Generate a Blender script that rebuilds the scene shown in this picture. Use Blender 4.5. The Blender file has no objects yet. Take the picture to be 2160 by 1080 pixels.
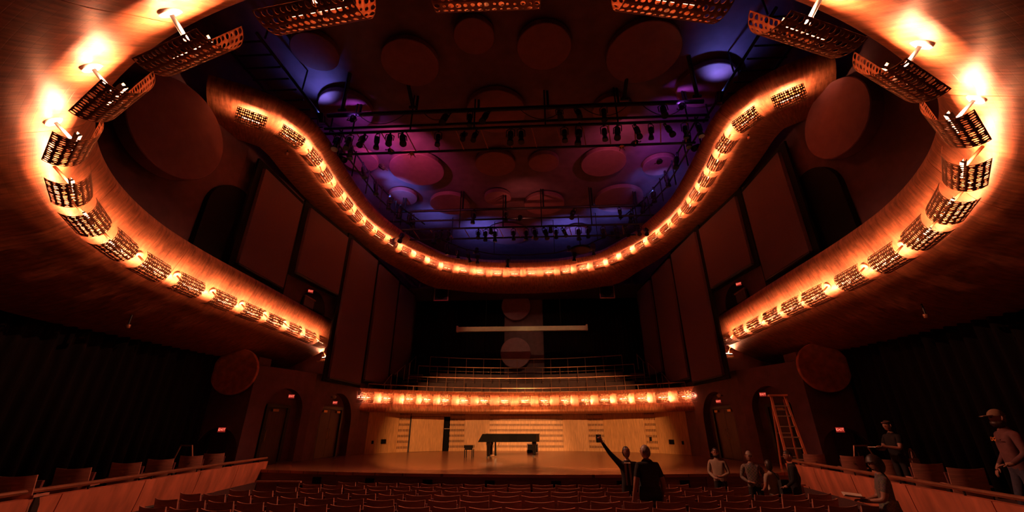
import bpy, bmesh, math, random
from mathutils import Vector, Matrix
random.seed(7)
PI = math.pi
R = math.radians
sc = bpy.context.scene
COL = sc.collection
ZO = 2.2                     # stalls floor near the stage is z = 0; heights below are measured from eye level

# ------------------------------------------------------------------ camera, world, exposure
cam_d = bpy.data.cameras.new('camera')
cam = bpy.data.objects.new('camera', cam_d)
COL.objects.link(cam)
cam_d.sensor_width = 36.0
cam_d.lens = 36.0 * 850.0 / 2160.0
cam_d.clip_start = 0.05
cam.location = (0.55, 0.0, ZO)
cam.rotation_euler = (R(90 + 23.25), 0, R(3.0))
sc.camera = cam
w = bpy.data.worlds.new('world'); sc.world = w
w.use_nodes = True
w.node_tree.nodes['Background'].inputs[0].default_value = (0.5, 0.16, 0.10, 1)
w.node_tree.nodes['Background'].inputs[1].default_value = 0.004
vs = sc.view_settings
sc.display_settings.display_device = 'sRGB'
vs.view_transform = 'Standard'; vs.look = 'None'; vs.gamma = 1.0; vs.use_curve_mapping = False
vs.exposure = -0.5
BULB = 3000.0; GLOW = 14.0                 # trough lamp strip, and the weak glow added on its underside
BULB_COL = (1.0, 0.41, 0.21)

# ------------------------------------------------------------------ helpers
def tag(o, label=None, cat=None, group=None, kind=None):
    if label: o['label'] = label
    if cat: o['category'] = cat
    if group: o['group'] = group
    if kind: o['kind'] = kind
    return o

class MB:
    def __init__(s): s.v = []; s.f = []; s.uv = {}
    def quadgrid(s, rows, uvs=None, close=False):
        n = len(rows[0]); b = len(s.v)
        for r in rows: s.v += [tuple(p) for p in r]
        for i in range(len(rows) - 1):
            for j in range(n if close else n - 1):
                k = (j + 1) % n
                s.f.append((b + i*n + j, b + i*n + k, b + (i+1)*n + k, b + (i+1)*n + j))
                if uvs: s.uv[len(s.f)-1] = (uvs[i][j], uvs[i][k], uvs[i+1][k], uvs[i+1][j])
        return s
    def hexa(s, p):           # 8 points: bottom loop 0-3, top loop 4-7
        b = len(s.v); s.v += [tuple(q) for q in p]
        for f in ((3,2,1,0),(4,5,6,7),(0,1,5,4),(1,2,6,5),(2,3,7,6),(3,0,4,7)):
            s.f.append(tuple(b+i for i in f))
        return s
    def box(s, c, d, rz=0.0, M=None):
        cx, cy, cz = c; x, y, z = d[0]/2, d[1]/2, d[2]/2
        ca, sa = math.cos(rz), math.sin(rz)
        ps = []
        for zz in (-z, z):
            for (a, b_) in ((-x,-y),(x,-y),(x,y),(-x,y)):
                q = Vector((cx + a*ca - b_*sa, cy + a*sa + b_*ca, cz + zz))
                ps.append(M @ q if M else q)
        return s.hexa(ps)
    def wall(s, a, b, z0, z1, t):   # upright slab between plan points a, b; t thickness to the left of a->b
        dx, dy = b[0]-a[0], b[1]-a[1]; l = math.hypot(dx, dy); nx, ny = -dy/l*t, dx/l*t
        lo = [(a[0],a[1],z0),(b[0],b[1],z0),(b[0]+nx,b[1]+ny,z0),(a[0]+nx,a[1]+ny,z0)]
        return s.hexa(lo + [(p[0],p[1],z1) for p in lo])
    def tube(s, pts, r, n=8, caps=True):
        pts = [Vector(p) for p in pts]; rr = r if isinstance(r, (list, tuple)) else [r]*len(pts)
        b = len(s.v); up = None
        for i, p in enumerate(pts):
            if i == 0: t = pts[1] - pts[0]
            elif i == len(pts)-1: t = pts[-1] - pts[-2]
            else: t = pts[i+1] - pts[i-1]
            t.normalize()
            if up is None:
                up = Vector((0,0,1)) if abs(t.z) < .9 else Vector((1,0,0))
            u = up - t*up.dot(t)
            if u.length < 1e-4: u = t.orthogonal()
            u.normalize(); v_ = t.cross(u); up = u
            for k in range(n):
                a = 2*PI*k/n; s.v.append(tuple(p + (u*math.cos(a) + v_*math.sin(a))*rr[i]))
        for i in range(len(pts)-1):
            for k in range(n):
                k2 = (k+1) % n
                s.f.append((b+i*n+k, b+i*n+k2, b+(i+1)*n+k2, b+(i+1)*n+k))
        if caps:
            s.f.append(tuple(b+k for k in range(n))[::-1]); s.f.append(tuple(b+(len(pts)-1)*n+k for k in range(n)))
        return s
    def lathe(s, prof, n=24, M=None):   # prof (r, z) about local z
        rows = []
        for r, z in prof:
            row = [Vector((r*math.cos(2*PI*k/n), r*math.sin(2*PI*k/n), z)) for k in range(n)]
            rows.append([M @ q if M else q for q in row])
        b = len(s.v); s.quadgrid(rows, close=True)
        if prof[0][0] > 1e-4: s.f.append(tuple(b+k for k in range(n))[::-1])
        if prof[-1][0] > 1e-4: s.f.append(tuple(b+(len(prof)-1)*n+k for k in range(n)))
        return s
    def prism(s, poly, z0, z1):     # plan polygon extruded upward
        n = len(poly); b = len(s.v)
        s.v += [(p[0],p[1],z0) for p in poly] + [(p[0],p[1],z1) for p in poly]
        s.f.append(tuple(b+i for i in range(n))[::-1]); s.f.append(tuple(b+n+i for i in range(n)))
        for i in range(n):
            j = (i+1) % n; s.f.append((b+i, b+j, b+n+j, b+n+i))
        return s
    def mesh(s, name, smooth=False):
        m = bpy.data.meshes.new(name); m.from_pydata(s.v, [], s.f)
        if s.uv:
            ul = m.uv_layers.new(name='UVMap')
            for i, p in enumerate(m.polygons):
                if i in s.uv:
                    for li, uv in zip(p.loop_indices, s.uv[i]): ul.data[li].uv = uv
        bm = bmesh.new(); bm.from_mesh(m)
        bmesh.ops.recalc_face_normals(bm, faces=bm.faces)
        bm.to_mesh(m); bm.free()
        if smooth: m.shade_smooth()
        return m
    def build(s, name, mat, parent=None, smooth=False, loc=(0,0,0)):
        return link(name, s.mesh(name, smooth), mat, parent, loc)

def link(name, mesh, mat, parent=None, loc=(0,0,0)):
    o = bpy.data.objects.new(name, mesh); COL.objects.link(o)
    if mat and not mesh.materials: mesh.materials.append(mat)
    if parent: o.parent = parent
    o.location = loc
    return o
def autosmooth(o, ang=35):
    o.data.shade_smooth()
    m = o.data
    bm = bmesh.new(); bm.from_mesh(m)
    for e in bm.edges:
        if len(e.link_faces) == 2 and e.calc_face_angle(0) > R(ang): e.smooth = False
    bm.to_mesh(m); bm.free(); return o
def thing(name, label, cat, loc=(0,0,0), rz=0, group=None, kind=None, M=None):
    o = bpy.data.objects.new(name, None); COL.objects.link(o); o.empty_display_size = .1
    if M is not None: o.matrix_world = M
    else: o.location = loc; o.rotation_euler = (0,0,rz)
    return tag(o, label, cat, group, kind)
def children(o): return KIDS.get(o.name, None) or list(o.children)
KIDS = {}
def dup(root, label, M=None, loc=None, rz=0, scale=None):
    r = root.copy(); COL.objects.link(r)
    if M is not None: r.matrix_world = M
    else: r.location = loc; r.rotation_euler = (0,0,rz)
    if scale: r.scale = scale
    r['label'] = label
    for ch in list(root.children):
        c = ch.copy(); COL.objects.link(c); c.parent = r
        for g in list(ch.children):
            d = g.copy(); COL.objects.link(d); d.parent = c
    return r
ORD = ['zeroth','first','second','third','fourth','fifth','sixth','seventh','eighth','ninth','tenth','eleventh','twelfth',
       'thirteenth','fourteenth','fifteenth','sixteenth','seventeenth','eighteenth','nineteenth','twentieth']
def side_rank(i, n, thingword='end'):  # ordinal from the nearer end
    if i < (n+1)//2 and not (n % 2 and i == n//2): return (ORD[i+1] + ' from the left')
    if n % 2 and i == n//2: return 'in the middle'
    return ORD[n-i] + ' from the right'

# ------------------------------------------------------------------ materials
def nodes(name):
    m = bpy.data.materials.new(name); m.use_nodes = True
    nt = m.node_tree; b = nt.nodes['Principled BSDF']
    return m, nt, b
def mat(name, col, rough=.6, metal=0.0, var=.25, scale=6.0, bump=0.0, stretch=(1,1,1), spec=.5, sheen=0):
    m, nt, b = nodes(name)
    tc = nt.nodes.new('ShaderNodeTexCoord'); mp = nt.nodes.new('ShaderNodeMapping')
    mp.inputs['Scale'].default_value = stretch
    nt.links.new(tc.outputs['Object'], mp.inputs[0])
    n = nt.nodes.new('ShaderNodeTexNoise'); n.inputs['Scale'].default_value = scale; n.inputs['Detail'].default_value = 5
    nt.links.new(mp.outputs[0], n.inputs['Vector'])
    cr = nt.nodes.new('ShaderNodeValToRGB')
    cr.color_ramp.elements[0].position = .3; cr.color_ramp.elements[1].position = .7
    cr.color_ramp.elements[0].color = tuple(c*(1-var) for c in col) + (1,)
    cr.color_ramp.elements[1].color = tuple(min(1, c*(1+var)) for c in col) + (1,)
    nt.links.new(n.outputs['Fac'], cr.inputs[0]); nt.links.new(cr.outputs[0], b.inputs['Base Color'])
    b.inputs['Roughness'].default_value = rough; b.inputs['Metallic'].default_value = metal
    b.inputs['Specular IOR Level'].default_value = spec
    if sheen: b.inputs['Sheen Weight'].default_value = sheen
    if bump:
        bp = nt.nodes.new('ShaderNodeBump'); bp.inputs['Strength'].default_value = bump; bp.inputs['Distance'].default_value = .02
        nt.links.new(n.outputs['Fac'], bp.inputs['Height']); nt.links.new(bp.outputs[0], b.inputs['Normal'])
    return m
def tile_mat(name, col, rough=.42, metal=.25):
    # copper leaf on small tiles: brick courses, brushed streaks across the band
    m, nt, b = nodes(name)
    tc = nt.nodes.new('ShaderNodeTexCoord')
    br = nt.nodes.new('ShaderNodeTexBrick'); nt.links.new(tc.outputs['UV'], br.inputs['Vector'])
    br.inputs['Scale'].default_value = 1.0; br.inputs['Brick Width'].default_value = .16; br.inputs['Row Height'].default_value = .08
    br.inputs['Mortar Size'].default_value = .004; br.inputs['Mortar Smooth'].default_value = .3
    br.inputs['Color1'].default_value = (1,1,1,1); br.inputs['Color2'].default_value = (.82,.80,.78,1); br.inputs['Mortar'].default_value = (.82,.80,.78,1)
    mp = nt.nodes.new('ShaderNodeMapping'); mp.inputs['Scale'].default_value = (6, 1.1, 1)
    nt.links.new(tc.outputs['UV'], mp.inputs[0])
    n = nt.nodes.new('ShaderNodeTexNoise'); n.inputs['Scale'].default_value = 2.2; n.inputs['Detail'].default_value = 7; n.inputs['Roughness'].default_value = .65
    nt.links.new(mp.outputs[0], n.inputs['Vector'])
    cr = nt.nodes.new('ShaderNodeValToRGB'); cr.color_ramp.elements[0].position = .3; cr.color_ramp.elements[1].position = .72
    cr.color_ramp.elements[0].color = tuple(c*.34 for c in col) + (1,); cr.color_ramp.elements[1].color = tuple(min(1,c*1.35) for c in col) + (1,)
    nt.links.new(n.outputs['Fac'], cr.inputs[0])
    mx = nt.nodes.new('ShaderNodeMix'); mx.data_type = 'RGBA'; mx.blend_type = 'MULTIPLY'; mx.inputs['Factor'].default_value = 1
    nt.links.new(cr.outputs[0], mx.inputs['A']); nt.links.new(br.outputs['Color'], mx.inputs['B'])
    nt.links.new(mx.outputs['Result'], b.inputs['Base Color'])
    b.inputs['Roughness'].default_value = rough; b.inputs['Metallic'].default_value = metal
    bp = nt.nodes.new('ShaderNodeBump'); bp.inputs['Strength'].default_value = .25; bp.inputs['Distance'].default_value = .01
    ad = nt.nodes.new('ShaderNodeMath'); ad.operation = 'ADD'
    nt.links.new(br.outputs['Fac'], ad.inputs[0]); nt.links.new(n.outputs['Fac'], ad.inputs[1])
    nt.links.new(ad.outputs[0], bp.inputs['Height']); bp.invert = True
    nt.links.new(bp.outputs[0], b.inputs['Normal'])
    return m
def plank_mat(name, col, w=.12, l=2.4, rough=.3, axis=0):
    m, nt, b = nodes(name)
    tc = nt.nodes.new('ShaderNodeTexCoord'); mp = nt.nodes.new('ShaderNodeMapping')
    if axis: mp.inputs['Rotation'].default_value = (0,0,R(90))
    nt.links.new(tc.outputs['Object'], mp.inputs[0])
    br = nt.nodes.new('ShaderNodeTexBrick'); nt.links.new(mp.outputs[0], br.inputs['Vector'])
    br.inputs['Scale'].default_value = 1; br.inputs['Brick Width'].default_value = l; br.inputs['Row Height'].default_value = w
    br.inputs['Mortar Size'].default_value = .003
    br.inputs['Color1'].default_value = tuple(c*1.15 for c in col)+(1,); br.inputs['Color2'].default_value = tuple(c*.8 for c in col)+(1,)
    br.inputs['Mortar'].default_value = tuple(c*.35 for c in col)+(1,)
    n = nt.nodes.new('ShaderNodeTexNoise'); n.inputs['Scale'].default_value = 3; n.inputs['Detail'].default_value = 6
    mp2 = nt.nodes.new('ShaderNodeMapping'); mp2.inputs['Scale'].default_value = (1, 14, 14) if not axis else (14,1,14)
    nt.links.new(tc.outputs['Object'], mp2.inputs[0]); nt.links.new(mp2.outputs[0], n.inputs['Vector'])
    mx = nt.nodes.new('ShaderNodeMix'); mx.data_type = 'RGBA'; mx.blend_type = 'MULTIPLY'; mx.inputs['Factor'].default_value = .45
    nt.links.new(br.outputs['Color'], mx.inputs['A']); nt.links.new(n.outputs['Fac'], mx.inputs['B'])
    nt.links.new(mx.outputs['Result'], b.inputs['Base Color']); b.inputs['Roughness'].default_value = rough
    return m
def emit(name, col, strength):
    m, nt, b = nodes(name)
    b.inputs['Base Color'].default_value = (.02,.02,.02,1)
    b.inputs['Emission Color'].default_value = col + (1,); b.inputs['Emission Strength'].default_value = strength
    return m

M_COPPER = tile_mat('copper leaf tile', (.54,.175,.072))
M_COPPER2 = tile_mat('copper leaf tile upper', (.52,.17,.07), rough=.5)
M_BOX = mat('copper leaf box front', (.66,.20,.11), .45, .2, .3, 4, .15, (1,1,.3))
M_LAMP = mat('perforated bronze', (.48,.24,.12), .5, .5, .1)
M_BULB = emit('lamp strip', BULB_COL, BULB)
M_GLOW = emit('added under glow', BULB_COL, GLOW)
M_PLASTER = mat('maroon plaster', (.135,.052,.060), .75, 0, .18, 3, .1)
M_CEIL = mat('violet grey ceiling', (.17,.085,.12), .8, 0, .18, 2, .1)
M_DISC = mat('plaster disc', (.27,.105,.125), .7, 0, .12, 3)
M_DARK = mat('dark plaster', (.07,.032,.03), .8, 0, .2, 3)
M_PANEL = mat('maroon acoustic cloth', (.115,.045,.058), .9, 0, .1, 30, .1)
M_BLACK = mat('black paint and shade', (.006,.005,.005), .8, 0, .2, 8, spec=.1)
M_STEEL = mat('black steel', (.025,.022,.022), .45, .6, .2, 8)
M_DRAPE = mat('black velvet', (.0055,.003,.003), .95, 0, .3, 12, .1, (1,1,.1), spec=.1)
M_WOOD = mat('pale oak panel', (.56,.28,.11), .5, 0, .22, 2.2, .05, (9,9,1))
M_WOODDK = mat('dark oak slot', (.12,.05,.025), .6, 0, .3, 3)
M_STAGE = plank_mat('oak stage floor', (.48,.18,.085), .11, 2.2, .26)
M_FASCIA = mat('stained stage front', (.16,.06,.045), .5, 0, .3, 3, .05, (.6,1,9))
M_CARPET = mat('dark red carpet', (.07,.025,.022), .95, 0, .3, 40, .2)
M_SEATWOOD = mat('beech plywood seat shell', (.46,.20,.14), .38, 0, .25, 5, .02, (1,1,8))
M_SEATCLOTH = mat('wine seat cloth', (.12,.03,.03), .95, 0, .2, 40, .1)
M_IRON = mat('black iron seat frame', (.03,.025,.025), .5, .4)
M_RAIL = mat('bronze handrail', (.45,.20,.12), .35, .7, .1)
M_DOOR = mat('dark walnut door', (.09,.04,.035), .5, 0, .25, 3, .03, (6,6,.7))
M_FRAME = mat('black door frame', (.02,.014,.013), .5)
M_BRASS = mat('brass', (.60,.36,.15), .3, .9, .05)
M_PIANO = mat('ebony lacquer', (.008,.007,.007), .12, 0, .1)
M_WHITE = mat('cream enamel', (.72,.56,.36), .45, 0, .08, 4)
M_LADDER = mat('orange fibreglass', (.8,.24,.12), .5, 0, .1)
M_ALU = mat('aluminium rung', (.72,.52,.38), .4, .5, .1)

# ------------------------------------------------------------------ plan curves
def catmull(pts, n=24):
    out = []
    P = [pts[0]] + list(pts) + [pts[-1]]
    P[0] = tuple(2*a-b for a,b in zip(pts[0], pts[1])); P[-1] = tuple(2*a-b for a,b in zip(pts[-1], pts[-2]))
    for i in range(1, len(P)-2):
        p0,p1,p2,p3 = (Vector(q) for q in P[i-1:i+3])
        for k in range(n):
            t = k/n
            out.append(.5*((2*p1) + (p2-p0)*t + (2*p0-5*p1+4*p2-p3)*t*t + (3*p1-p0-3*p2+p3)*t**3))
    out.append(Vector(P[-2])); return out
class Curve:
    def __init__(s, pts, step=.16):
        c = catmull(pts); s.L = [0]
        for a, b in zip(c, c[1:]): s.L.append(s.L[-1] + (b-a).length)
        s.c = c; s.len = s.L[-1]; s.step = step
    def at(s, l):
        l = max(0, min(s.len, l))
        import bisect
        i = min(max(bisect.bisect_right(s.L, l)-1, 0), len(s.c)-2)
        a, b = s.c[i], s.c[i+1]; d = s.L[i+1]-s.L[i]
        p = a + (b-a)*((l-s.L[i])/d if d else 0)
        return p
    def tan(s, l):
        t = s.at(l+.12) - s.at(l-.12); t.normalize(); return t
    def nearest(s, p):
        p = Vector(p); i = min(range(len(s.c)), key=lambda k: (s.c[k]-p).length); return s.L[i]
def mirror(half):              # half list from x<0 outer end to centre (x = 0 last)
    return half + [(-x, y) for x, y in half[-2::-1]]
# all three curves run from left to right; inward normal given by side sign
ring1 = Curve(mirror([(-9.05,19.3),(-9.05,17.8),(-9.03,16.0),(-9.0,14.4),(-8.98,13.0),(-8.98,11.6),(-8.93,10.2),(-8.76,8.8),(-8.36,7.5),
                      (-7.75,6.32),(-6.95,5.28),(-5.85,4.33),(-4.5,3.52),(-3.1,2.92),(-1.6,2.55),(0,2.44)]))
ring2 = Curve(mirror([(-9.5,9.1),(-8.42,9.72),(-7.65,10.58),(-7.45,11.7),(-7.55,12.9),(-7.62,13.95),(-7.66,15.2),(-7.62,16.95),(-7.28,18.62),
                      (-6.5,20.55),(-5.05,22.68),(-3.65,23.55),(-2.2,24.05),(0,24.25)]))
gal = Curve([(x*.88, 25.2-.0443*(x*.88)**2) for x in range(-10, 11)])
def sweep_panels(curve, inward, prof, z0, root, mt, cuts, gap=.012, ends=True, name='panel'):
    """closed segments of the swept profile between arc lengths in cuts; inward(t) gives inward plan normal from tangent; prof(l) -> [(d,z)]"""
    for a, b in zip(cuts, cuts[1:]):
        a2, b2 = a + gap/2, b - gap/2
        n = max(2, int(math.ceil((b2-a2)/curve.step)))
        rows = []; uvs = []
        for i in range(n+1):
            l = a2 + (b2-a2)*i/n
            p = curve.at(l); nn = inward(curve.tan(l)); pr = prof(l)
            row = [(p.x + nn.x*d, p.y + nn.y*d, z0 + z) for d, z in pr]
            rows.append(row)
            v = [0]
            for q, r_ in zip(pr, pr[1:]): v.append(v[-1] + math.hypot(r_[0]-q[0], r_[1]-q[1]))
            uvs.append([(l, t) for t in v])
        m = MB(); m.quadgrid(rows, uvs)
        nb = len(rows[0])
        m.f.append(tuple(range(nb))); m.f.append(tuple(range(n*nb, (n+1)*nb))[::-1])
        o = m.build(name, mt, root)
        autosmooth(o, 40)
in_ring1 = lambda t: Vector((-t.y, t.x)) if False else Vector((-t.y, t.x))
def smooth_prof(pr, k=5):
    c = catmull(pr, k); return [(p.x, p.y) for p in c]

# ================================================================== LARGE STRUCTURE
# stalls floor, raked, and box floors
def floor_z(y): return -2.2 + max(0.0, 11.9 - y)*.036
m = MB(); rows = []
for i in range(31):
    y = -3 + i*(15.9/30)
    rows.append([(x, y, floor_z(y)) for x in (-9.5,-4,0,4,9.5)])
rows.append([(x, 18.0, -2.2) for x in (-9.5,-4,0,4,9.5)])
m.quadgrid(rows); o = m.build('floor', M_CARPET); tag(o, kind='structure')
for sx, nm in ((-1,'left'),(1,'right')):
    m = MB(); poly = [(-7.05,-1),(-7.2,6.25),(-7.7,9.5),(-8.1,12),(-8.35,14.45),(-10.2,15.5),(-13,15.6),(-13,-1)]
    m.prism([(sx*x, y) for x, y in poly], -2.15, -1.55)
    tag(m.build('floor_box_'+nm, M_CARPET), kind='structure')

# ceiling
m = MB(); m.box((0, 17, 12.6), (22, 27, .3)); tag(m.build('ceiling', M_CEIL), kind='structure')

# upper side walls with their panels, stage side walls with arched door niches
def bool_cut(o, cutters):
    for c in cutters:
        md = o.modifiers.new('cut', 'BOOLEAN'); md.operation = 'DIFFERENCE'; md.object = c; md.solver = 'EXACT'
    dg = bpy.context.evaluated_depsgraph_get()
    me = bpy.data.meshes.new_from_object(o.evaluated_get(dg))
    o.modifiers.clear(); o.data = me
    for c in cutters: bpy.data.objects.remove(c)
    return o
def arch_poly(w, h, n=20):      # local (u, z) outline with a round head, u centred
    r = w/2; pts = [(-r, 0), (r, 0)]
    for k in range(n+1):
        a = PI*k/n; pts.append((r*math.cos(a), h - r + r*math.sin(a)))
    return pts
def arch_prism(mb, poly, origin, ux, depth_dir, d0, d1, z0):
    n = len(poly); b = len(mb.v)
    for d in (d0, d1):
        for u, z in poly:
            mb.v.append((origin[0]+ux[0]*u+depth_dir[0]*d, origin[1]+ux[1]*u+depth_dir[1]*d, z0+z))
    mb.f.append(tuple(b+i for i in range(n))); mb.f.append(tuple(b+n+i for i in range(n))[::-1])
    for i in range(n):
        j = (i+1) % n; mb.f.append((b+i, b+n+i, b+n+j, b+j))
door_no = [0]
def make_door(c, ux, out, z0, wd, h, leaves, sx):
    """door with frame on a plane through c; ux along the wall, out pointing into the hall"""
    door_no[0] += 1
    root = thing('door_%d' % door_no[0], None, None, (c[0], c[1], z0), math.atan2(ux[1], ux[0]), kind='structure')
    # local x along wall, local -y into the hall if right-handed
    sy = 1 if (ux[0]*out[1] - ux[1]*out[0]) > 0 else -1
    fr = MB()
    fr.box((-wd/2-.05, sy*.06, h/2), (.12,.16,h)); fr.box((wd/2+.05, sy*.06, h/2), (.12,.16,h)); fr.box((0, sy*.06, h+.06), (wd+.22,.16,.12))
    fr.build('door_frame', M_FRAME, root)
    lw = wd/leaves
    for k in range(leaves):
        cx = -wd/2 + lw*(k+.5)
        lf = MB(); lf.box((cx, sy*.03, h/2), (lw-.012,.06,h-.01)); lf_o = lf.build('door_leaf', M_DOOR, root)
        hs = MB(); hx = cx + (lw*.5-.09)*(1 if (leaves == 2 and k == 0) else -1)
        hs.tube([(hx, sy*.07, h*.38),(hx, sy*.12, h*.39),(hx, sy*.12, h*.58),(hx, sy*.07, h*.59)], .014, 6)
        hs.build('door_handle', M_BRASS, lf_o)
        cl = MB(); cl.box((cx + (.12 if k else -.12), sy*.11, h-.1), (.26,.09,.09)); cl.build('door_closer', M_BRASS, lf_o)
LOW = [(-12.6,15.75),(-10.2,15.6),(-9.15,18.2),(-8.6,22.2),(-8.4,23.0)]
UPP = [(-10.4,3.2),(-10.0,8.6),(-9.62,11.4),(-9.55,14.6),(-9.15,18.2),(-8.98,20.2),(-8.85,21.3),(-8.6,24.6),(-8.3,29.7)]
for sx, nm in ((-1,'left'),(1,'right')):
    S = lambda p: (p[0]*-sx, p[1])
    # upper wall
    m = MB()
    for a, b in zip(UPP, UPP[1:]):
        A, B = S(a), S(b)
        m.wall(A, B, 2.25 if a[1] > 20 else 4.88, 12.5, .4 if sx < 0 else -.4)
    m.wall(S((-12.9,20.35)), S((-8.97,20.35)), 2.25, 5.0, .3 if sx < 0 else -.3)
    tag(m.build('wall_'+nm, M_PLASTER), kind='structure')
    # lower wall pieces, each with its niche
    specs = [ (0, .62, 1.75, 2.35, -1.9, .9, 2.02, 1), (1, .55, 1.7, 2.75, -1.2, .85, 2.0, 1), (2, .50, 2.55, 2.80, -1.2, 1.62, 2.06, 2) ]
    for i, (a, b) in enumerate(zip(LOW, LOW[1:])):
        A, B = S(a), S(b)
        mw = MB(); mw.wall(A, B, -2.2, 2.3 if i else 2.62, .7 if sx < 0 else -.7)
        wo = mw.build('wall_stage_%s_%d' % (nm, i+1), M_PLASTER); tag(wo, kind='structure')
        if i < 3:
            _, fr_, aw, ah, z0, dw, dh, lv = specs[i]
            dx, dy = B[0]-A[0], B[1]-A[1]; l = math.hypot(dx, dy); ux = (dx/l, dy/l)
            out = (ux[1], -ux[0]) if sx < 0 else (-ux[1], ux[0])
            o_ = (A[0]+dx*fr_, A[1]+dy*fr_)
            c = MB(); arch_prism(c, arch_poly(aw, ah), o_, ux, (-out[0], -out[1]), -.3, .34, z0 - (.4 if i == 0 else 0))
            co = c.build('cut', None)
            bool_cut(wo, [co])
            shift = -.12 if i == 2 else -.1
            dc = (o_[0]-out[0]*.34 + ux[0]*shift, o_[1]-out[1]*.34 + ux[1]*shift)
            make_door(dc, ux, out, z0, dw, dh, lv, sx)

# far wall behind the choir loft
m = MB(); m.box((0, 29.75, 7), (19, .3, 12)); tag(m.build('wall_back', M_PLASTER), kind='structure')
m = MB(); m.box((0, 28.0, 9.05), (17.4, 3.3, .1)); tag(m.build('ceiling_loft', M_DARK), kind='structure')

# stage
def front_y(x): return 13.12 + .0165*x*x
xs = [-9.2 + 18.4*i/40 for i in range(41)]
stage = thing('stage', None, None, (0,0,0), kind='structure')
poly = [(x, front_y(x)) for x in xs] + [(9.2,17.8),(8.75,22.1),(8.5,23.0),(7.2,24.8),(4.7,26.4),(2.2,27.1),(-2.2,27.1),(-4.7,26.4),(-7.2,24.8),(-8.5,23.0),(-8.75,22.1),(-9.2,17.8)]
m = MB(); m.prism(poly, -1.28, -1.2); m.build('stage_floor', M_STAGE, stage)
for i in range(0, 40, 8):
    m = MB()
    pts = [(x, front_y(x)+.06) for x in xs[i:i+9]]
    a = [(pts[k][0]+(.006 if k == 0 else -.006 if k == 8 else 0), pts[k][1]) for k in range(9)]
    m.prism(a + [(x, y+.05) for x, y in a[::-1]], -1.60, -1.285); m.build('fascia_board', M_FASCIA, stage)
m = MB(); a = [(x, front_y(x)+.45) for x in xs]; m.prism(a + [(x, y+.1) for x, y in a[::-1]], -2.25, -1.29); m.build('recess_board', M_BLACK, stage)
for x in (-6.2,-4.42,-2.62,-.78,1.12,3.0,4.85):
    v = MB(); v.box((x, front_y(x)+.05, -1.45), (.28,.05,.18), math.atan(.033*x)); v.build('vent', M_BLACK, stage)

# wood back wall under the gallery: every panel and slat its own piece
wb = thing('wall_stage_back', None, None, kind='structure')
def wood_panel(a, b, z0=-1.2, z1=.88, t=.1, mt=None, nm='panel'):
    m = MB(); m.wall(a, b, z0, z1, t); return m.build(nm, mt or M_WOOD, wb)
def lerp(a, b, t): return (a[0]+(b[0]-a[0])*t, a[1]+(b[1]-a[1])*t)
def slot_band(a, b):
    wood_panel((a[0],a[1]+.05),(b[0],b[1]+.05), mt=M_WOODDK, nm='slot_back')
    z = -1.2
    for k in range(7):
        wood_panel(a, b, z, z+.17, .05, nm='slat'); z += .30
    L = math.hypot(b[0]-a[0], b[1]-a[1]); n = max(4, int(L/.085)); f = MB()
    for k in range(n):
        q = lerp(a, b, (k+.5)/n)
        f.box((q[0], q[1]+.03, -.16), (.035,.03,2.05), math.atan2(b[1]-a[1], b[0]-a[0]))
    o = f.build('slot_fins', M_WOOD, wb); tag(o, kind='stuff')
for sx in (-1, 1):
    pts = [(-8.4,23.0),(-7.25,24.75),(-6.75,25.15),(-4.62,26.4),(-3.75,26.68),(-2.25,27.0)]
    P = [(x*-sx, y) for x, y in pts] if sx > 0 else pts
    seq = list(zip(P, P[1:]))
    for i, (a, b) in enumerate(seq):
        if sx > 0: a, b = b, a
        if i in (1, 3): slot_band(a, b)
        elif i == 2 and sx < 0:     # sliding door bay with a dark gap
            wood_panel(lerp(a,b,0), lerp(a,b,.035), mt=M_FRAME, nm='jamb')
            wood_panel(lerp(a,b,.04), lerp(a,b,.84), -1.19, .68, .1, nm='sliding_panel')
            wood_panel((lerp(a,b,.84)[0], lerp(a,b,.84)[1]+.3), (lerp(a,b,1)[0], lerp(a,b,1)[1]+.3), mt=M_BLACK, nm='dark_gap')
            wood_panel(a, b, .70, .88, .1, nm='panel')
            p0, p1 = lerp(a,b,.85), lerp(a,b,1)
            mm = MB(); mm.tube([(p0[0],p0[1]+.1,.02),(p1[0],p1[1]+.1,.02)], .02, 6); mm.build('push_bar', M_ALU, wb)
        else:
            for k in range(2 if i in (0,2) else 1):
                nn = 2 if i in (0,2) else 1
                wood_panel(lerp(a,b,k/nn+.003), lerp(a,b,(k+1)/nn-.003))
slot_band((-2.25,27.0),(2.25,27.0))
for (x, y, z, ww, hh) in ((-7.75,23.9,-.62,.3,.22),(7.75,23.9,-.62,.3,.22),(-8.15,23.35,-.65,.1,.16),(8.15,23.35,-.65,.1,.16),(6.95,24.95,-.5,.12,.2),(4.3,26.45,-.5,.3,.42)):
    m = MB(); m.box((x, y-.02, z), (ww,.05,hh), math.atan2(1.5, 1)*(1 if x < 0 else -1)*(1 if abs(x) > 7 else .35)); m.build('wall_plate', M_BLACK, wb)

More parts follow.
